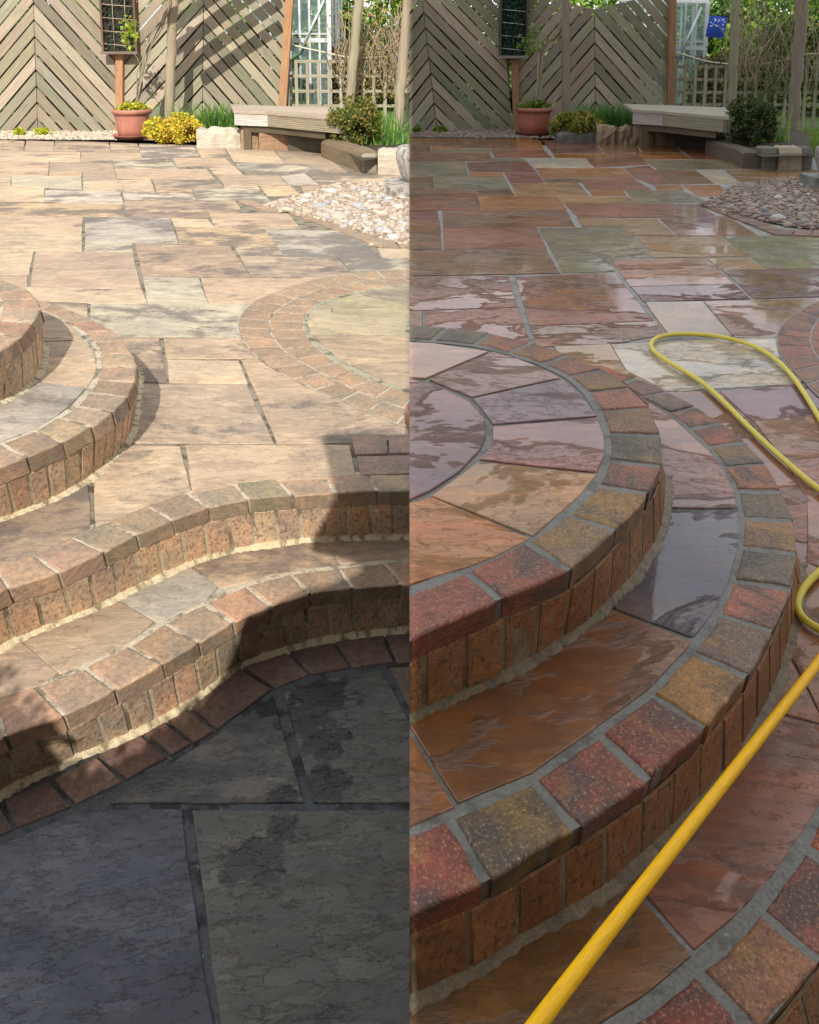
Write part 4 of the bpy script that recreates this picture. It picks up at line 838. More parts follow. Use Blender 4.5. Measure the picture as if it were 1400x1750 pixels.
    tag(u_.build('bedding_plant', M['leaf'], None, S, loc=tuple(c+Vector((0, 0, h*.9)))), g('low bright yellow-green plant spilling over the sunlit pot rim', 'low green and yellow plant at the damp pot rim'), 'plant')
    # yellow shrub + its block, grassy clump
    cx, cy, hw, hh = g((298, 222, 50, 26), (985, 213, 47, 20)); Ys = P(cx, g(248, 243), 0).y+.15; m = Ys/FPX; c2 = PD(cx, cy, Ys)
    u_ = MB(); clump(u_, c2, (hw*m*1.08, .26, hh*m*1.1), 6500, .034, g([(.60, .42, .04), (.50, .30, .05), (.62, .52, .06), (.28, .30, .05)], [(.20, .17, .03), (.14, .13, .03), (.26, .24, .04), (.08, .11, .03)]), 0, .5, .02)
    tag(u_.build('yellow_shrub', M['leaf'], None, S, loc=(c2.x, Ys, 0)), g('golden orange low shrub right of the sunlit pot', 'olive yellow low shrub right of the damp pot'), 'shrub')
    c3 = P(g(372, 1046), g(240, 237), 0)+Vector((0, .1, 0)); mb = MB()
    for k in range(650): blade(mb, c3+Vector((random.gauss(0, .24), random.gauss(0, .06), 0)), random.uniform(.22, .46), .02, random.uniform(.03, .2), rj(random.choice(g([(.12, .26, .05), (.08, .2, .07), (.2, .32, .06)], [(.06, .15, .06), (.10, .2, .05)])), .2))
    tag(mb.build('leafy_clump', M['leaf'], None, S, loc=tuple(c3)), g('green strap leaf clump left of the sunlit bench', 'blue-green strap leaf clump left of the damp bench'), 'plant')
    # edging logs and sleepers
    def block(name, xl, xr, yb, yt, dep, col, lab, cat, rough=0.012, yr=None, mat=None):
        A = P(xl, yb, 0); B = P(xr, yr or yb, 0); d = (B-A); n_ = Vector((-d.y, d.x, 0)).normalized()
        if n_.y < 0: n_ = -n_
        h = (PD(xl, yt, A.y)).z; mb = MB(); nx = 9
        prof_ = [(0, -.02), (-.0, h*.3), (0, h*.75), (.02, h*.97), (.05, h), (dep*.9, h), (dep, h*.9), (dep, -.02)]
        rr = []
        for k in range(nx+1):
            p = A.lerp(B, k/nx); e = .012 if k in (0, nx) else 0
            rr.append(mb.add([p+n_*(a_+e*.5)+Vector((0, 0, z-e*(z > .02)))+Vector((0, -1, 0))*mnoise.noise(Vector((k*.9+xl, z*9, a_*5)))*rough+Vector((0, 0, mnoise.noise(Vector((k*.8, xl, a_*7)))*rough*(z > .05))) for a_, z in prof_]))
        ox = random.uniform(0, 20)
        for k in range(nx):
            for j in range(len(prof_)-1):
                u0, u1 = k*d.length/nx+ox, (k+1)*d.length/nx+ox; v0, v1 = j*.07, (j+1)*.07
                mb.face((rr[k][j], rr[k+1][j], rr[k+1][j+1], rr[k][j+1]), col, [(u0, v0), (u1, v0), (u1, v1), (u0, v1)])
        mb.face(rr[0][::-1], col); mb.face(rr[-1], col)
        o = mb.build(name, mat or wd, None, S, loc=(A.x, A.y, 0)); return tag(o, lab, cat, None)
    if L:
        block('edging_log', 336, 411, 253, 221, .25, (.50, .45, .37), 'bleached pale log edging right of the golden shrub', 'log', .05)
        block('railway_sleeper', 412, 442, 255, 221, .22, (.33, .22, .14), 'short brown sleeper under the left end of the sunlit bench', 'sleeper', .014)
        block('railway_sleeper', 443, 492, 257, 222, .22, (.30, .19, .12), 'weathered brown sleeper below the sunlit bench front', 'sleeper', .014)
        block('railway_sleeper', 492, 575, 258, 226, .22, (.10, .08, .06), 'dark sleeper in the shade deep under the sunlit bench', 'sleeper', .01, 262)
        block('railway_sleeper', 548, 616, 268, 236, .16, (.20, .145, .09), 'mossy sleeper wall running from the sunlit bench to the corner block', 'sleeper', .01, 294)
        block('planter_block', 618, 644, 295, 263, .2, (.27, .24, .18), 'grey upright timber block at the sunlit planter corner', 'block', .006)
        block('planter_block', 646, 690, 299, 256, .18, (.48, .42, .34), 'pale flaking timber block right of the sunlit planter corner', 'block', .012)
    else:
        block('stone_block', 953, 1019, 244, 226, .2, (.11, .11, .105), 'dark stone block under the olive shrub', 'block', .012)
        block('edging_log', 1021, 1084, 246, 217, .25, (.23, .18, .12), 'split mossy rock edging left of the damp bench', 'rock', .05)
        block('railway_sleeper', 1085, 1150, 248, 220, .22, (.22, .14, .085), 'rotten orange-brown sleeper below the damp bench front', 'sleeper', .03)
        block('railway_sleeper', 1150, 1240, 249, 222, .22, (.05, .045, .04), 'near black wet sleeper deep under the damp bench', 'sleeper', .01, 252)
        block('railway_sleeper', 1234, 1301, 262, 236, .16, (.10, .08, .06), 'dark wet sleeper wall running from the damp bench to the corner block', 'sleeper', .01, 288)
        block('planter_block', 1303, 1330, 289, 253, .2, (.14, .125, .10), 'dark grey timber block at the damp planter corner', 'block', .006)
        block('planter_block', 1332, 1370, 290, 252, .18, (.34, .29, .21), 'pale lichened timber block between two dark ones', 'block', .012)
        block('planter_block', 1371, 1388, 290, 253, .18, (.12, .11, .10), 'narrow dark timber block right of the pale lichened one', 'block', .006)
    # bench
    bz = .40; Bx = g([(399, 189), (456, 191), (577, 201), (575, 184), (393, 178)], [(1081, 187), (1133, 190), (1246, 200), (1258, 184), (1065, 177)])
    bp_ = [P(x, y, bz) for x, y in Bx]
    bench = thing('corner_bench', g('sunlit weathered decking bench on sleepers with a bleached left front', 'damp grey decking bench on sleepers, dark beneath'), 'bench', (*bp_[1].xy, 0))
    tcol = g((.40, .33, .26), (.29, .26, .21)); mb = MB()
    # deck boards run along the front
    for k in range(4):
        t0, t1 = k/4+.006, (k+1)/4-.006
        q = [bp_[1].lerp(bp_[4], t0), bp_[2].lerp(bp_[3], t0), bp_[2].lerp(bp_[3], t1), bp_[1].lerp(bp_[4], t1)]
        prism(mb, q, bz, .03, .003, rj(tcol, .1), .001, .1, 0, 0, 0, rot=0)
    prism(mb, [bp_[0], bp_[1], bp_[4]], bz+.001, .03, .003, rj(tcol, .1), .001, .1, 0, .001, 0, rot=0)
    mb.build('seat_boards', wd, bench, S)
    def fascia(name, a, b, col, zt, zb, ins):
        mb = MB(); d = (b-a).normalized(); n_ = Vector((-d.y, d.x, 0)); n_ = n_ if n_.y > 0 else -n_; zz = zt; k = 0
        while zz > zb+.001:
            z2 = zz-.017
            hexa(mb, [v+Vector((0, 0, z_-v.z)) for z_ in (z2+.003, zz) for v in (a+n_*ins, b+n_*ins, b+n_*(ins+.03), a+n_*(ins+.03))], rj(col, .05)); zz = z2
        hexa(mb, [v+Vector((0, 0, z_-v.z)) for z_ in (zb, zt) for v in (a+n_*(ins+.006), b+n_*(ins+.006), b+n_*(ins+.032), a+n_*(ins+.032))], tuple(x*.7 for x in col))
        mb.build(name, wd, bench, S)
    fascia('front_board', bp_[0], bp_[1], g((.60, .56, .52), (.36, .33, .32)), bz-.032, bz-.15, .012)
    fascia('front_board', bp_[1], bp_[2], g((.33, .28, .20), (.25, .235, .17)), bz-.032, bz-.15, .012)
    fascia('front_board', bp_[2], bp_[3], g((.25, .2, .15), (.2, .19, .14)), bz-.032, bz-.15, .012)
    mb = MB(); cen = sum(bp_, Vector())/5
    q = [cen.lerp(p, .8) for p in bp_]
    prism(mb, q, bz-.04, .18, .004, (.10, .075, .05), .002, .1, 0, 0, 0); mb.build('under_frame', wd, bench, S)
    for p in (cen.lerp(bp_[0], .7), cen.lerp(bp_[3], .7), cen.lerp(bp_[4], .7)):
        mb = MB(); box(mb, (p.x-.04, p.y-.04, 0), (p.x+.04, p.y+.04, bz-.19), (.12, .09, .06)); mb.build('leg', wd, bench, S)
    # planter corner plants
    pc = PD(g(608, 1284), g(208, 208), P(620, 285, 0).y+.55); u_ = MB()
    clump(u_, pc, (g(.27, .25), .25, .26), 5200, .028, g([(.14, .15, .03), (.22, .22, .04), (.09, .12, .03), (.28, .20, .06)], [(.05, .07, .02), (.075, .10, .03), (.035, .05, .02), (.09, .1, .035)]), 0, .4)
    tag(u_.build('round_shrub', M['leaf'], None, S, loc=tuple(pc)), g('bushy olive shrub at the right end of the sunlit bench', 'dark bushy box shrub at the right end of the damp bench'), 'shrub')
    c4 = P(g(655, 1322), g(278, 272), 0)+Vector((0, .38, .15)); mb = MB()
    for k in range(300): blade(mb, c4+Vector((random.gauss(0, .11), random.gauss(0, .07), -.12)), random.uniform(.2, .48), .020, random.uniform(.05, .25), rj(random.choice(g([(.16, .32, .08), (.10, .24, .10), (.3, .42, .08)], [(.16, .28, .05), (.09, .2, .07), (.25, .34, .08)])), .2))
    tag(mb.build('strap_leaf_plant', M['leaf'], None, S, loc=tuple(c4)), g('fresh green bulb leaves behind the sunlit planter corner', 'yellow-green bulb leaves behind the damp planter corner'), 'plant')
    mb = MB(); q = [P(x, y, .13) for x, y in g([(560, 240), (618, 275), (700, 262), (690, 215), (560, 200)], [(1240, 240), (1303, 268), (1388, 266), (1380, 225), (1240, 205)])]
    i = mb.add(q); mb.face(i, (.06, .045, .03)); tag(mb.build('planter_soil', M['soil'], None, S), kind='structure')
    # gravel strip, weeds
    mb = MB(); xa, xb, ya, yb_ = g((-120, 345, 224, 237), (600, 1020, 221, 234)); q = [P(xa, yb_, .004), P(xb, yb_+3, .004), P(xb, ya, .004), P(xa, ya, .004)]
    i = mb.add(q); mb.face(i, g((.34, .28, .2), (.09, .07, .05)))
    for k in range(1500):
        p = q[0].lerp(q[1], random.random()).lerp(q[3].lerp(q[2], random.random()), random.random()); s_ = random.uniform(.008, .02)
        prism(mb, [p+Vector((math.cos(a_)*s_, math.sin(a_)*s_*.8, 0)) for a_ in (0, 1.3, 2.4, 3.5, 4.9)], .004+s_*.7, s_, s_*.3, rj(g((.52, .42, .32), (.22, .17, .13)), .3), 0, 1)
    tag(mb.build('gravel_strip', M['pebble'], None, S), kind='stuff', label=g('fine buff gravel along the sunlit fence foot', 'fine dark gravel along the damp fence foot'), cat='gravel')
    for (wx, ww, lab) in g([(33, 9, 'small yellow weed tuft at the fence foot, left one'), (75, 18, 'wider yellow weed tuft below the chevron point')], [(712, 6, 'tiny green weed at the fence foot beside the middle'), (752, 12, 'small green weed tuft below the damp chevron point')]):
        c5 = P(wx, g(231, 226), 0); u_ = MB(); clump(u_, c5+Vector((0, 0, .03)), (ww*c5.y/FPX, .06, .05), 420, .03, g([(.5, .5, .03), (.38, .44, .04)], [(.2, .28, .04), (.12, .2, .03)]), 0, .1, .0)
        tag(u_.build('weed', M['leaf'], None, S, loc=tuple(c5)), lab, 'weed')
    # gravel bed with cobbles
    G = g([(448, 352), (505, 338), (548, 326), (575, 316), (640, 313), (760, 311), (760, 440), (690, 419), (655, 412), (610, 395), (545, 377), (490, 362)], [(1195, 352), (1232, 336), (1245, 322), (1300, 312), (1340, 306), (1480, 304), (1480, 392), (1400, 394), (1352, 388), (1300, 378), (1255, 366)])
    GP = [P(x, y, 0) for x, y in G]
    def inside(p):
        c_n = False
        for i in range(len(GP)):
            a, b = GP[i], GP[i-1]
            if (a.y > p.y) != (b.y > p.y) and p.x < (b.x-a.x)*(p.y-a.y)/(b.y-a.y)+a.x: c_n = not c_n
        return c_n
    mb = MB(); i = mb.add([Vector((p.x, p.y, .006)) for p in GP]); mb.face(i, g((.30, .24, .17), (.13, .10, .075)))
    bx = (min(p.x for p in GP), max(p.x for p in GP), min(p.y for p in GP), max(p.y for p in GP)); k = 0
    while k < 3600:
        p = Vector((random.uniform(bx[0], bx[1]), random.uniform(bx[2], bx[3]), 0))
        if not inside(p):
            if random.random() > .025 or not inside(p+Vector((random.gauss(0, .12), random.gauss(0, .12), 0))): continue
        k += 1; s_ = random.uniform(.008, .018)*(p.y/6)**.3; a0 = random.random()*6
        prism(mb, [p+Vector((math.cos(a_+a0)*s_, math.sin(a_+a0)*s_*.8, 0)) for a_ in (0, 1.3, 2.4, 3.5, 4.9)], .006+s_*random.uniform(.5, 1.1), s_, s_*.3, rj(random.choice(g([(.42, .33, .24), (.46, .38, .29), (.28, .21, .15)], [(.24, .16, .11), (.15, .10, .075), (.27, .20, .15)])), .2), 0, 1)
    tag(mb.build('gravel_bed', M['pebble'+('' if L else 'R')], None, S), kind='stuff', label=g('fine buff gravel among the dry cobbles', 'fine brown gravel among the wet cobbles'), cat='gravel')
    def rock(seed, cols, flat=.62):
        me_b = bmesh.new(); bmesh.ops.create_icosphere(me_b, subdivisions=2, radius=1)
        for v in me_b.verts:
            nz = mnoise.noise(v.co*1.1+Vector((seed*3.1, 0, 0))); v.co = v.co*(1+.28*nz); v.co.z *= flat; v.co.x *= 1.15
        mb = MB(); ids = mb.add([v.co.copy() for v in me_b.verts])
        for f in me_b.faces: mb.face([v.index for v in f.verts], cols, None, True)
        me_b.free(); return mb
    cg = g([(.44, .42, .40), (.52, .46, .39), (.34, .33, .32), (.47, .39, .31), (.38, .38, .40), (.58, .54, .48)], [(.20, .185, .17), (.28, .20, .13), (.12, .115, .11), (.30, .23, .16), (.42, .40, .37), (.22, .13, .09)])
    protos = [rock(k+(0 if L else 9), cg[k]).build('cobble_stone', M['pebble'+('' if L else 'R')]) for k in range(6)]
    big = g([(580, 368, 15, 3), (521, 341, 8, 5), (493, 356, 11, 3), (606, 376, 9, 0), (649, 390, 10, 4), (672, 403, 11, 5), (622, 368, 10, 0), (640, 352, 12, 3), (612, 350, 11, 4), (592, 335, 9, 1), (568, 326, 14, 0), (556, 366, 9, 3), (548, 350, 12, 2), (665, 343, 9, 2), (680, 352, 11, 1), (690, 376, 9, 0), (655, 362, 9, 1), (632, 335, 9, 4), (688, 335, 9, 5)],
            [(1330, 371, 14, 4), (1367, 379, 9, 2), (1372, 364, 9, 3), (1306, 358, 10, 2), (1322, 360, 8, 1), (1252, 352, 9, 0), (1258, 323, 8, 5), (1272, 324, 7, 2), (1350, 350, 8, 3), (1385, 350, 9, 0), (1303, 336, 9, 2), (1330, 336, 9, 4), (1384, 381, 8, 0), (1395, 365, 9, 3), (1340, 322, 7, 1), (1240, 357, 6, 3), (1290, 350, 8, 3), (1360, 333, 7, 2)])
    spots = [(P(x, y, .02), r_*P(x, y, 0).y/FPX, k) for x, y, r_, k in big]; tries = 0
    while len(spots) < 88 and tries < 4000:
        tries += 1; x = g(random.uniform(525, 699), random.uniform(1262, 1400)); y = g(random.uniform(318, 402), random.uniform(314, 382))
        p = P(x, y, .02)
        if not inside(p): continue
        r_ = random.uniform(5.2, 9)*p.y/FPX
        if any((p-q).length < (r_+s)*.85 for q, s, _ in spots): continue
        spots.append((p, r_, random.randrange(6)))
    fams = g(['dry pale grey cobble on the sunlit gravel', 'dry cream cobble on the sunlit gravel', 'dry mid grey cobble on the sunlit gravel', 'dry buff cobble on the sunlit gravel', 'dry bluish grey cobble on the sunlit gravel', 'dry whitish cobble on the sunlit gravel'],
             ['wet grey cobble on the brown gravel', 'wet tan cobble on the brown gravel', 'wet dark grey cobble on the brown gravel', 'wet buff cobble on the brown gravel', 'wet pale cobble on the brown gravel', 'wet reddish cobble on the brown gravel'])
    used = set()
    for p, r_, k in spots:
        if (p.x+r_ > 0 and L) or (p.x > 0 and L): continue
        o = protos[k] if k not in used else protos[k].copy()
        if k in used: C.objects.link(o)
        used.add(k); o.location = (p.x, p.y, r_*.22); o.scale = (r_*random.uniform(.9, 1.15), r_*random.uniform(.8, 1.1), r_*random.uniform(.8, 1.1)); o.rotation_euler = (random.uniform(-.3, .3), random.uniform(-.3, .3), random.uniform(0, 6.28))
        sz = 'tiny' if r_/p.y < 5/FPX else 'small' if r_/p.y < 6.6/FPX else 'middling' if r_/p.y < 9/FPX else 'large'
        n3 = (p.y-bx[2])/(bx[3]-bx[2]); whr = 'near the front point of the bed' if n3 < .3 else 'in the front half of the bed' if n3 < .5 else 'in the back half of the bed' if n3 < .75 else 'at the back of the bed'
        lb = sz+' '+fams[k].replace(' gravel', '').replace(' on the sunlit', '').replace(' on the brown', '')+', '+whr
        tag(o, lb, 'cobble', g('dry cobbles, ', 'wet cobbles, ')+lb.split(' cobble')[0]+' '+whr)
    for k in range(6):
        if k not in used: bpy.data.objects.remove(protos[k])
    # block edging of the gravel bed
    mb = MB()
    def edging(a, b, wpx, n, a2, b2):
        for k in range(n):
            q = [P(a[0]+(b[0]-a[0])*t, a[1]+(b[1]-a[1])*t, 0) for t in (k/n, (k+1)/n)]; q2 = [P(a2[0]+(b2[0]-a2[0])*t, a2[1]+(b2[1]-a2[1])*t, 0) for t in ((k+1)/n, k/n)]
            prism(mb, q+q2, .005+random.uniform(0, .002), .02, .003, rj(g((.38, .29, .21), (.24, .13, .09)), .15), .001, .05, 0, .004, .002)
    if L: edging((492, 364), (648, 423), 0, 9, (517, 362), (680, 420)); edging((405, 345), (455, 362), 0, 3, (432, 344), (490, 362)); edging((645, 412), (760, 410), 0, 4, (655, 424), (770, 424))
    else: edging((1192, 349), (1322, 401), 0, 8, (1215, 347), (1352, 399)); edging((1322, 402), (1480, 408), 0, 5, (1330, 393), (1480, 396)); edging((1340, 303), (1480, 318), 0, 4, (1335, 309), (1480, 325))
    tag(mb.build('block_edging', M['brick'+S], None, S), kind='structure')
    # urn
    cu = P(g(716, 1418), g(333, 322), 0); m = cu.y/FPX; r = g(40, 28)*m; h = g(62, 50)*m
    u = thing('stone_urn', g('grey stone urn on a square base at the inner edge of the sunlit gravel', 'grey stone urn at the right edge beside the wet cobbles'), 'urn', (cu.x, cu.y, 0))
    mb = MB(); lathe(mb, cu+Vector((0, 0, .10)), [(0, 0), (r*.62, 0), (r*.8, h*.2), (r*.98, h*.6), (r*1.0, h*.8), (r*.92, h*.97), (r*.8, h), (r*.7, h*.9), (0, h*.85)], g((.42, .39, .36), (.24, .235, .215))); mb.build('urn_bowl', M['mort'+S], u, S)
    mb = MB(); box(mb, (cu.x-r*1.45, cu.y-r*1.1, 0), (cu.x+r*1.45, cu.y+r*1.1, .10), g((.40, .37, .33), (.2, .2, .185))); mb.build('urn_base', M['mort'+S], u, S)
    # trellis, rope
    YT = YF+.25
    t = thing('lattice_fence', g('sunlit open lattice fence behind the bench', 'damp open lattice fence behind the bench'), 'fence', PD(g(500, 1160), 190, YT)); mb = MB()
    xs = g(range(487, 760, 19), [1155+k*17.4 for k in range(16)]); gcol = g((.38, .35, .26), (.27, .26, .19))
    for k, x in enumerate(xs):
        tp = g(100+6*math.sin(k*.7), 104+8*math.sin(min(k, 12)/12*3.14)-(12 if k > 12 else 0)); a, b = PD(x, 205, YT), PD(x, tp, YT); a.z = 0; wv = .019; mb2 = mb
        a.x = b.x; hexa(mb2, [Vector((a.x-wv, YT-.01, 0)), Vector((a.x+wv, YT-.01, 0)), Vector((a.x+wv, YT+.01, 0)), Vector((a.x-wv, YT+.01, 0)), Vector((b.x-wv, YT-.01, b.z)), Vector((b.x+wv, YT-.01, b.z)), Vector((b.x+wv, YT+.01, b.z)), Vector((b.x-wv, YT+.01, b.z))], rj(gcol, .12))
    mb.build('uprights', wd, t, S); mb = MB()
    for y in g((105, 130, 156, 181), (114, 136, 158, 179)):
        a, b = PD(xs[0], y, YT), PD(xs[-1], y, YT); box(mb, (a.x, YT+.011, a.z-.018), (b.x, YT+.028, a.z+.018), rj(gcol, .1))
    mb.build('rails', wd, t, S)
    mb = MB(); tube(mb, catmull([PD(x, y, YT-.03) for x, y in g([(497, 76), (520, 82), (553, 89), (590, 97), (620, 99), (660, 96), (699, 90)], [(1153, 89), (1180, 97), (1215, 106), (1260, 110), (1300, 109), (1340, 102), (1385, 92), (1420, 94)])], 5), .010, g((.62, .56, .42), (.50, .47, .36)), 7)
    tag(mb.build('rope_swag', M['plain'], None, S), g('pale rope sagging along the sunlit lattice fence', 'pale rope sagging along the damp lattice fence'), 'rope')
    # greenhouse
    YG = YF+1.8; gh = thing('greenhouse', g('aluminium greenhouse corner beyond the sunlit fence post', 'aluminium greenhouse corner beyond the damp dipped fence'), 'greenhouse', PD(g(520, 1170), 200, YG))
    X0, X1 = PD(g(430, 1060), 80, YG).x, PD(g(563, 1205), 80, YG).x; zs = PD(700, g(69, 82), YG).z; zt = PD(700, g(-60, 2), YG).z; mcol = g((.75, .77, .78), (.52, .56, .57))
    mb = MB(); n_ = 8
    for k in range(n_+1):
        x = X0+(X1-X0)*k/n_; bw = .014 if k < n_ else .03; box(mb, (x-bw, YG-.015, 0), (x+bw, YG+.015, zt), mcol)
    for z, bw in ((zs, .03), (zt, .03), (.05, .05), (zs+.09, .012)): box(mb, (X0, YG-.018, z-bw), (X1, YG+.018, z+bw), mcol)
    for k in range(4): box(mb, (X1-.015, YG+.6*k+.6, 0), (X1+.015, YG+.63+.6*k, zt), mcol)
    box(mb, (X1-.02, YG, zt-.03), (X1+.02, YG+2.4, zt+.03), mcol)
    tube(mb, [PD(*g((554, 0), (1199, 12)), YG-.04), PD(*g((512, 92), (1156, 110)), YG-.04)], .018, mcol, 6)
    rz = zt+.7
    tube(mb, [Vector((X0, YG, zt)), Vector((X0, YG+1.2, rz))], .02, mcol, 6); tube(mb, [Vector((X1, YG, zt)), Vector((X1, YG+1.2, rz))], .02, mcol, 6); tube(mb, [Vector((X0, YG+1.2, rz)), Vector((X1, YG+1.2, rz))], .02, mcol, 6)
    mb.build('frame', M['metal'], gh, S); mb = MB()
    i = mb.add([Vector((X0, YG, .05)), Vector((X1, YG, .05)), Vector((X1, YG, zt)), Vector((X0, YG, zt))]); mb.face(i, (.8, .9, .85))
    i = mb.add([Vector((X1, YG, .05)), Vector((X1, YG+2.4, .05)), Vector((X1, YG+2.4, zt)), Vector((X1, YG, zt))]); mb.face(i, (.8, .9, .85)); mb.build('glass', M['glass'], gh, S)
    mb = MB(); box(mb, (X0, YG+.2, zs-.16), (X1-.1, YG+.7, zs-.12), (.06, .08, .09)); mb.build('shelf', M['plain'], gh, S)
    # vegetation behind
    specs = g([(520, 17.0, 1.4, 2.2, 0), (300, 15.5, 2.2, 2.6, 1), (80, 16.0, 2.0, 2.6, 0), (640, 14.5, 1.0, 1.25, 2), (585, 13.0, .55, .95, 3), (690, 16.5, 1.8, 2.6, 1), (-150, 17, 2.5, 3, 1)],
              [(780, 16.0, 2.2, 2.4, 0), (1000, 17, 2.2, 2.5, 1), (1180, 18.5, 2, 2.4, 0), (1240, 13.0, .6, .95, 3), (1300, 15.0, 1.0, 1.5, 1), (1380, 13.5, .9, 1.5, 2), (1450, 16, 2.2, 3, 1), (1330, 18, 2.2, 3.0, 0)])
    kinds = [(GREEN, .12), (LIME, .11), ([(.12, .10, .04), (.18, .16, .06), (.07, .09, .03), (.10, .17, .04)], .07), ([(.16, .12, .06), (.20, .15, .08), (.10, .10, .04)], .05)]
    nmk = ['dark green', 'fresh lime green', 'mottled olive', 'brown twiggy']; cnt = {}
    for j, (px, Y, rx, hz, kd) in enumerate(specs):
        c6 = PD(px, 120, Y); c6.z = hz*.48; u_ = MB(); cols, s_ = kinds[kd]
        clump(u_, c6, (rx, rx*.6, hz*.62), 5200, s_, cols, 0, .55, 0, j*3.3)
        where = g(['behind the sunlit lattice', 'beyond the sunlit striped fence', 'beyond the sunlit left fence', 'right of the pale leaning post', 'left of the pale leaning post', 'at the inner edge of the sunlit side', 'far beyond the left edge'],
                  ['beyond the damp left panel', 'beyond the dipped panel', 'behind the damp greenhouse', 'left of the grey-green post', 'right of the grey-green post', 'right of the peeling post', 'beyond the right edge', 'far behind the peeling post'])[j]
        o = u_.build('garden_bush', M['leaf'], None, S, loc=(c6.x, c6.y, 0))
        tag(o, nmk[kd]+' bush '+where, 'bush')
    hd = g([(60, 3.2, 'left'), (345, 2.4, 'right')], [(770, 2.6, 'left'), (1015, 2.3, 'right')])
    for px, wx, nm in hd:
        c6 = PD(px, 120, YF+.75); c6.z = .72; u_ = MB(); clump(u_, c6, (wx*.42, .28, .85), 4200, .10, [(.025, .05, .015), (.04, .075, .02), (.02, .035, .012)], 0, .2, 0, px)
        tag(u_.build('dark_hedge', M['leaf'], None, S, loc=(c6.x, c6.y, 0)), g('dark hedge seen through the gaps of the sunlit fence, ', 'dark hedge seen through the gaps of the damp fence, ')+nm+' one', 'hedge')
    # trees
    for j, (px, Y, hgt, cr, kd) in enumerate(g([(560, 20, 5.2, 1.9, 1), (180, 21, 5.4, 2.2, 0)], [(760, 20, 5.0, 1.7, 0), (960, 22, 6.6, 2.0, 0), (1150, 21, 4.6, 1.5, 1), (1340, 20, 5.6, 1.5, 1)])):
        b0 = PD(px, 150, Y); b0.z = 0; tr_ = thing('garden_tree', [g('leafy tree beyond the sunlit greenhouse', 'rounded tree beyond the damp left fence panel'), g('dark tree beyond the sunlit left fence', 'tall dark tree beyond the dipped fence panel'), 'small lime tree behind the damp greenhouse', 'slender tree behind the peeling post'][j], 'tree', tuple(b0))
        mb = MB(); tube(mb, catmull([b0, b0+Vector((.1, 0, hgt*.3)), b0+Vector((-.05, .1, hgt*.65)), b0+Vector((.1, 0, hgt*.92))], 5), lambda t: .13*(1-t*.8), (.16, .12, .09), 8, .06)
        for k in range(9):
            a0 = random.uniform(0, 6.28); p0 = b0+Vector((0, 0, hgt*random.uniform(.35, .75))); p1 = p0+Vector((math.cos(a0)*cr*.8, math.sin(a0)*cr*.6, hgt*.16)); tube(mb, catmull([p0, p0.lerp(p1, .5)+Vector((0, 0, .1)), p1], 4), lambda t: .045*(1-t*.8), (.16, .12, .09), 6)
        mb.build('trunk', M['woodL'], tr_, S); u_ = MB()
        for k in range(10):
            a0 = random.uniform(0, 6.28); rr_ = cr*random.uniform(0, .75); clump(u_, b0+Vector((math.cos(a0)*rr_, math.sin(a0)*rr_*.6, hgt*random.uniform(.48, .88))), (cr*.42, cr*.4, hgt*.11), 900, .13, kinds[kd][0], 0, .3, None, k*2+j)
        u_.build('crown', M['leaf'], tr_, S)
    # twiggy climber over the lattice
    mb = MB()
    for k in range(90):
        x = random.uniform(*g((570, 700), (1260, 1400))); y = random.uniform(0, 80); p0 = PD(x, 120+random.uniform(-20, 40), YT-.08); p1 = PD(x+random.gauss(0, 28), y, YT-.1+random.gauss(0, .1))
        tube(mb, catmull([p0, p0.lerp(p1, .5)+Vector((random.gauss(0, .08), 0, random.gauss(0, .05))), p1], 4), .0045, rj((.42, .33, .24), .25), 4)
    tw = thing('climbing_rose', g('tangle of bare pinkish stems over the sunlit lattice', 'tangle of bare stems and leaves over the damp lattice'), 'climber', PD(g(640, 1330), 190, YT))
    mb.build('stems', M['woodL'], tw, S); mb = MB()
    for k in range(g(900, 1700)):
        leaf(mb, PD(random.gauss(g(645, 1335), 42), random.uniform(-10, 170), YT-.05+random.gauss(0, .08)), .035, rj(random.choice(g([(.3, .2, .09), (.32, .32, .07), (.4, .25, .12)], [(.1, .16, .04), (.16, .13, .07), (.07, .12, .03)])), .3))
    mb.build('leaves', M['leaf'], tw, S)
    if not L:
        cu_ = PD(1225, 46, YF+1.1); mb = MB(); cs = (.02, .07, .42)
        sp_ = []
        for i in range(7):
            for k in range(7):
                u0, v0 = i/3-1, k/3-1; x = cu_.x+.125*u0+.02*v0; z = cu_.z+.14*v0-.012*u0; y = cu_.y-.05*(1-u0*u0)*(1-v0*v0)+.01*math.sin(i*2+k); sp_.append(Vector((x, y, z)))
        ids = mb.add(sp_)
        for i in range(6):
            for k in range(6): mb.face((ids[i*7+k], ids[(i+1)*7+k], ids[(i+1)*7+k+1], ids[i*7+k+1]), cs, None, True)
        ids = mb.add([Vector((2*cu_.x-v.x, 2*cu_.y-v.y, 2*cu_.z-v.z)) for v in sp_])
        for i in range(6):
            for k in range(6): mb.face((ids[i*7+k], ids[(i+1)*7+k], ids[(i+1)*7+k+1], ids[i*7+k+1]), cs, None, True)
        for k in range(16):
            u0, v0 = random.uniform(-.85, .85), random.uniform(-.2, .9); q = Vector((cu_.x+.125*u0+.02*v0, cu_.y-.05*(1-u0*u0)*(1-v0*v0)-.012, cu_.z+.14*v0-.012*u0)); i = mb.add([q+Vector((math.cos(a_)*.010, 0, math.sin(a_)*.010)) for a_ in [n*1.047 for n in range(6)]]); mb.face(i, (.8, .8, .82))
        tag(mb.build('spotted_cushion', M['cloth'], None, S, loc=tuple(cu_)), 'blue cushion with white spots beside the greenhouse', 'cushion')
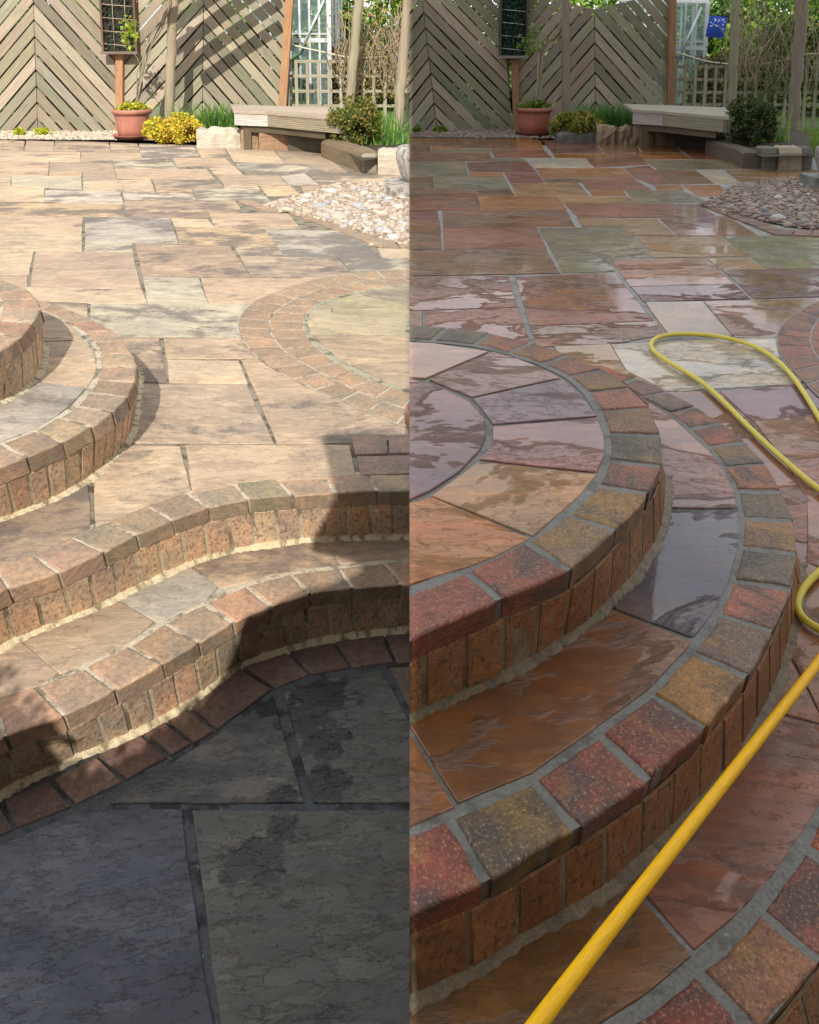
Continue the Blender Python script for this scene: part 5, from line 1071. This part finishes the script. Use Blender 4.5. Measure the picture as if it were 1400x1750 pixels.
    # lawn
    mb = MB(); x_ = -90 if L else 90; i = mb.add([Vector((0, YF-.02, -.012)), Vector((x_, YF-.02, -.012)), Vector((x_, 160, -.012)), Vector((0, 160, -.012))]); mb.face(i, (.10, .17, .035)); tag(mb.build('lawn', M['lawn']), kind='structure')
    if not L:
        mb = MB(); i = mb.add([P(1350, 262, .01), P(1500, 275, .01), P(1600, 225, .01), P(1340, 218, .01)]); mb.face(i, (.14, .2, .05))
        for k in range(5000):
            p = P(random.uniform(1350, 1440), random.uniform(224, 268), .01); blade(mb, p, random.uniform(.02, .05), .008, .015, rj((.16, .24, .05), .3))
        tag(mb.build('grass', M['leaf'], None, 'R'), kind='stuff', label='short mown grass behind the damp corner planter', cat='grass')
    else:
        mb = MB()
        for k in range(2500):
            p = P(random.uniform(682, 700), random.uniform(222, 262), .01); blade(mb, p, random.uniform(.03, .07), .008, .015, rj((.24, .36, .05), .3))
        i = mb.add([P(680, 262, .008), P(720, 262, .008), P(720, 215, .008), P(680, 215, .008)]); mb.face(i, (.2, .3, .06))
        tag(mb.build('grass', M['leaf'], None, 'L'), kind='stuff', label='bright sunlit grass beside the leaning dark rustic post', cat='grass')
    return YF
YFL = garden('L'); YFR = garden('R')
# terracotta rim at the inner edge of the sunlit steps
c7 = P(745, 800, 0); mb = MB(); rr = 57*c7.y/FPX
lathe(mb, c7, [(rr*.72, 0), (rr*.80, .05), (rr*.93, .12), (rr*.95, .125), (rr, .13), (rr, .165), (rr*.9, .17), (rr*.86, .12), (0, .12)], (.38, .17, .10)); tag(mb.build('plant_pot', M['terracotta'], None, 'L', loc=tuple(c7)), 'brown clay pot cut off at the middle, on the sunlit step top', 'pot')
# pergola beams above the sunlit fence: their shadow falls on the boards
pg = thing('pergola', 'rustic pergola poles above the sunlit fence, casting diagonal shadows', 'pergola', PD(400, 120, YFL-1))
mb = MB()
def pole(x0, z0, x1, z1, y, r): tube(mb, [Vector((x0, y, z0)), Vector(((x0+x1)/2, y+.02, (z0+z1)/2)), Vector((x1, y, z1))], r, (.3, .25, .18), 8, .05); 
yp = YFL-1.3; dzs = 1.3*TE; xa = PD(300, 100, YFL).x; xb = PD(480, 100, YFL).x
mb_done = pg
for k in range(5):
    zz = .42+k*.29; z0, z1 = zz+dzs, zz+.85+dzs
    if z0 > 1.55: pole(xa, z0, xb, z1, yp, .07)
    else:
        xs_ = xa+(xb-xa)*max(0.0, (1.58-z0)/.85); pole(xs_, max(z0, 1.58), xb, z1, yp, .07)
mb.build('poles', M['woodL'], pg, 'L')
gs = MB(); i = gs.add([Vector((-100, -30, -.36)), Vector((100, -30, -.36)), Vector((100, 160, -.36)), Vector((-100, 160, -.36))]); gs.face(i, (.14, .11, .07)); tag(gs.build('ground', M['soil']), kind='structure')
